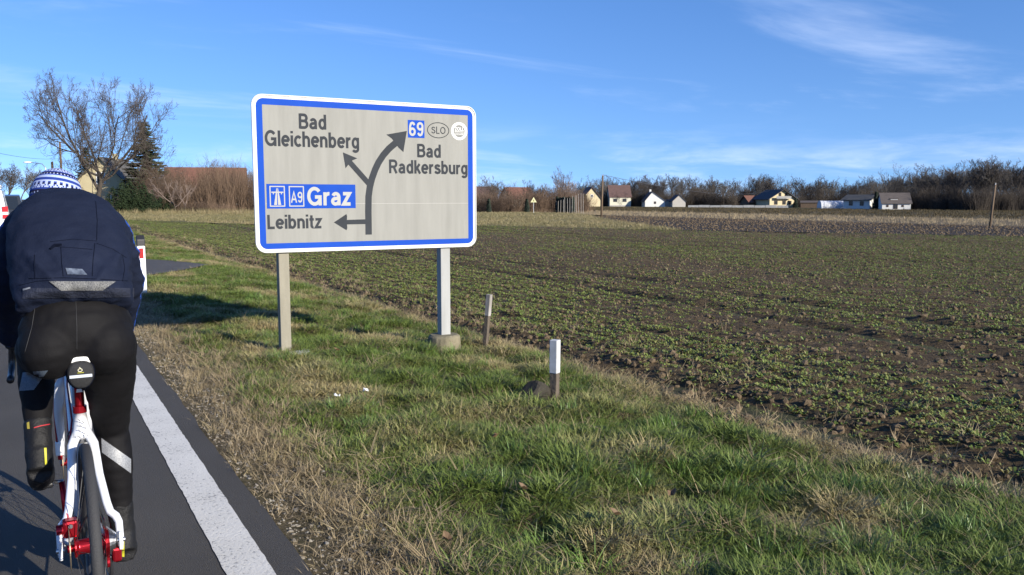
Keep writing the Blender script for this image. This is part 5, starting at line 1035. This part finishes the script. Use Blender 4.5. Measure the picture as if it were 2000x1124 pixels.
part('chain', MB().tube([pt(.046, (3.03, .386)), pt(.043, (3.24, .382)), pt(.042, (3.45, .374))], .0045, 6).tube([pt(.052, (3.045, .205)), pt(.046, (3.25, .19)), pt(.042, (3.45, .176))], .0045, 6), mat('chain_steel', (.10, .09, .08), .45, metal=.7), bike, world=True)
der = part('rear_derailleur', MB().box((BU + .062, 3.02, .265), (BU + .092, 3.062, .315)), REDA, bike, bevel=.008, world=True)
part('derailleur_cage', MB().box((BU + .052, 3.035, .165), (BU + .064, 3.06, .285)), CBN, der, bevel=.004, world=True)
for z in (.265, .19): part('jockey_wheel', MB().lathe([(.004, -.004), (.021, -.004), (.021, .004), (.004, .004)], 'x', (BU + .05, 3.047, z), 14), REDA, der, world=True)
for a, b_ in (((-.030, 3.275, .69), (-.050, 3.08, .44)),):
    part('brake_hose', MB().tube([(BU - .012, 3.86, .86), (BU - .028, 3.60, .775), (BU - .026, 3.34, .70), (BU - .043, 3.225, .637), (BU - .056, 3.15, .525), (BU - .066, 3.09, .45), (BU - .06, 3.062, .425)], .0035, 8), CABR, bike, True, world=True)
part('shift_cable', MB().tube([(BU - .02, 3.95, .88), (BU - .052, 3.93, .83), (BU - .05, 3.90, .80), (BU - .03, 3.885, .76), (BU - .03, 3.75, .62), (BU - .033, 3.5, .33)], .003, 8), CABR, bike, True, world=True)
part('front_hose', MB().tube([(BU - .05, 3.985, .895), (BU - .085, 3.97, .83), (BU - .065, 3.925, .74), (BU - .072, 3.955, .6), (BU - .068, 4.0, .45)], .0035, 8), CABR, bike, True, world=True)
part('stem', MB().tube([pt(0, (3.848, 0.865)), pt(0, (3.90, 0.885)), pt(0, (3.945, 0.895))], [.021, .018, .020], 12), CBN, bike, True, world=True)
for s_ in (-1, 1):
    part('handlebar', MB().tube([pt(0, (3.945, 0.895)), pt(s_ * .10, (3.945, 0.895)), pt(s_ * .19, (3.955, 0.892)), pt(s_ * .21, (4.0, 0.885)), pt(s_ * .213, (4.035, 0.840)), pt(s_ * .216, (4.025, 0.785)), pt(s_ * .22, (3.97, 0.760)), pt(s_ * .222, (3.91, 0.760))], .0145, 10), CBN, bike, True, world=True)
    part('brake_hood', MB().tube([pt(s_ * .21, (3.99, 0.892)), pt(s_ * .211, (4.03, 0.908)), pt(s_ * .211, (4.055, 0.940))], [.018, .019, .013], 10), CBN, bike, True, world=True)
    part('brake_lever', MB().tube([pt(s_ * .211, (4.055, 0.915)), pt(s_ * .214, (4.068, 0.860)), pt(s_ * .218, (4.045, 0.800))], [.008, .007, .005], 8), STEEL, bike, True, world=True)
for k, (v, z) in enumerate(((3.52, .42), (3.57, .49))): part('bottle_cage', MB().tube([(BU + .04 * math.cos(a_), v - .03 + .04 * math.sin(a_) * .6, z + .09 + .04 * math.sin(a_)) for a_ in [6.28319 * q / 14 for q in range(14)]], .003, 6, closed=True), CBN, bike, world=True)
# saddle bag hanging under the saddle
bag = thing('saddle_bag', 'black saddle bag with pale reflective band under the white bicycle saddle', 'saddle bag', (BU, 3.08, .87)); BAGM = mat('bag_cordura', (.013, .013, .014), .7, bump=.4, bscale=250)
rings = []
for v, sc_, dz in ((3.028, .80, 0), (3.034, .93, 0), (3.05, 1, 0), (3.11, .95, .002), (3.17, .85, .008), (3.20, .7, .012)):
    q = []
    for k in range(28):
        a = 6.28319 * k / 28; c, s_ = math.cos(a), math.sin(a); wd = .041 * (1 - .22 * max(0, -s_)); q.append((BU - .002 + sc_ * wd * math.copysign(abs(c) ** .75, c), v, .921 + dz + sc_ * .047 * math.copysign(abs(s_) ** .8, s_)))
    rings.append(q)
part('pouch', MB().loft(rings), BAGM, bag, True, world=True)
part('zip', MB().tube([rings[2][k] for k in range(28)], .0028, 5, closed=True), SEAMM, bag, world=True)
part('reflective_band', MB().box((BU - .036, 3.0255, .9135), (BU + .031, 3.0285, .9235)), mat('band_pale', (.42, .46, .52), .5), bag, bevel=.001, world=True)
part('logo', MB().tube([(BU - .004 + .006 * math.cos(a), 3.0262, .939 + .005 * math.sin(a)) for a in [6.28319 * q / 12 for q in range(12)]], .0016, 5, closed=True).tube([(BU - .002, 3.0262, .9445), (BU - .006, 3.0262, .949)], .0015, 5), mat('logo_pale', (.5, .47, .34), .6), bag, world=True)
part('logo_bar', MB().box((BU - .012, 3.0258, .9295), (BU + .007, 3.0275, .9312)), YELS, bag, world=True)
part('strap', MB().box((BU - .012, 3.10, .955), (BU + .012, 3.118, .972)), BAGM, bag, world=True)

bpy.data.scenes.remove(TMP)
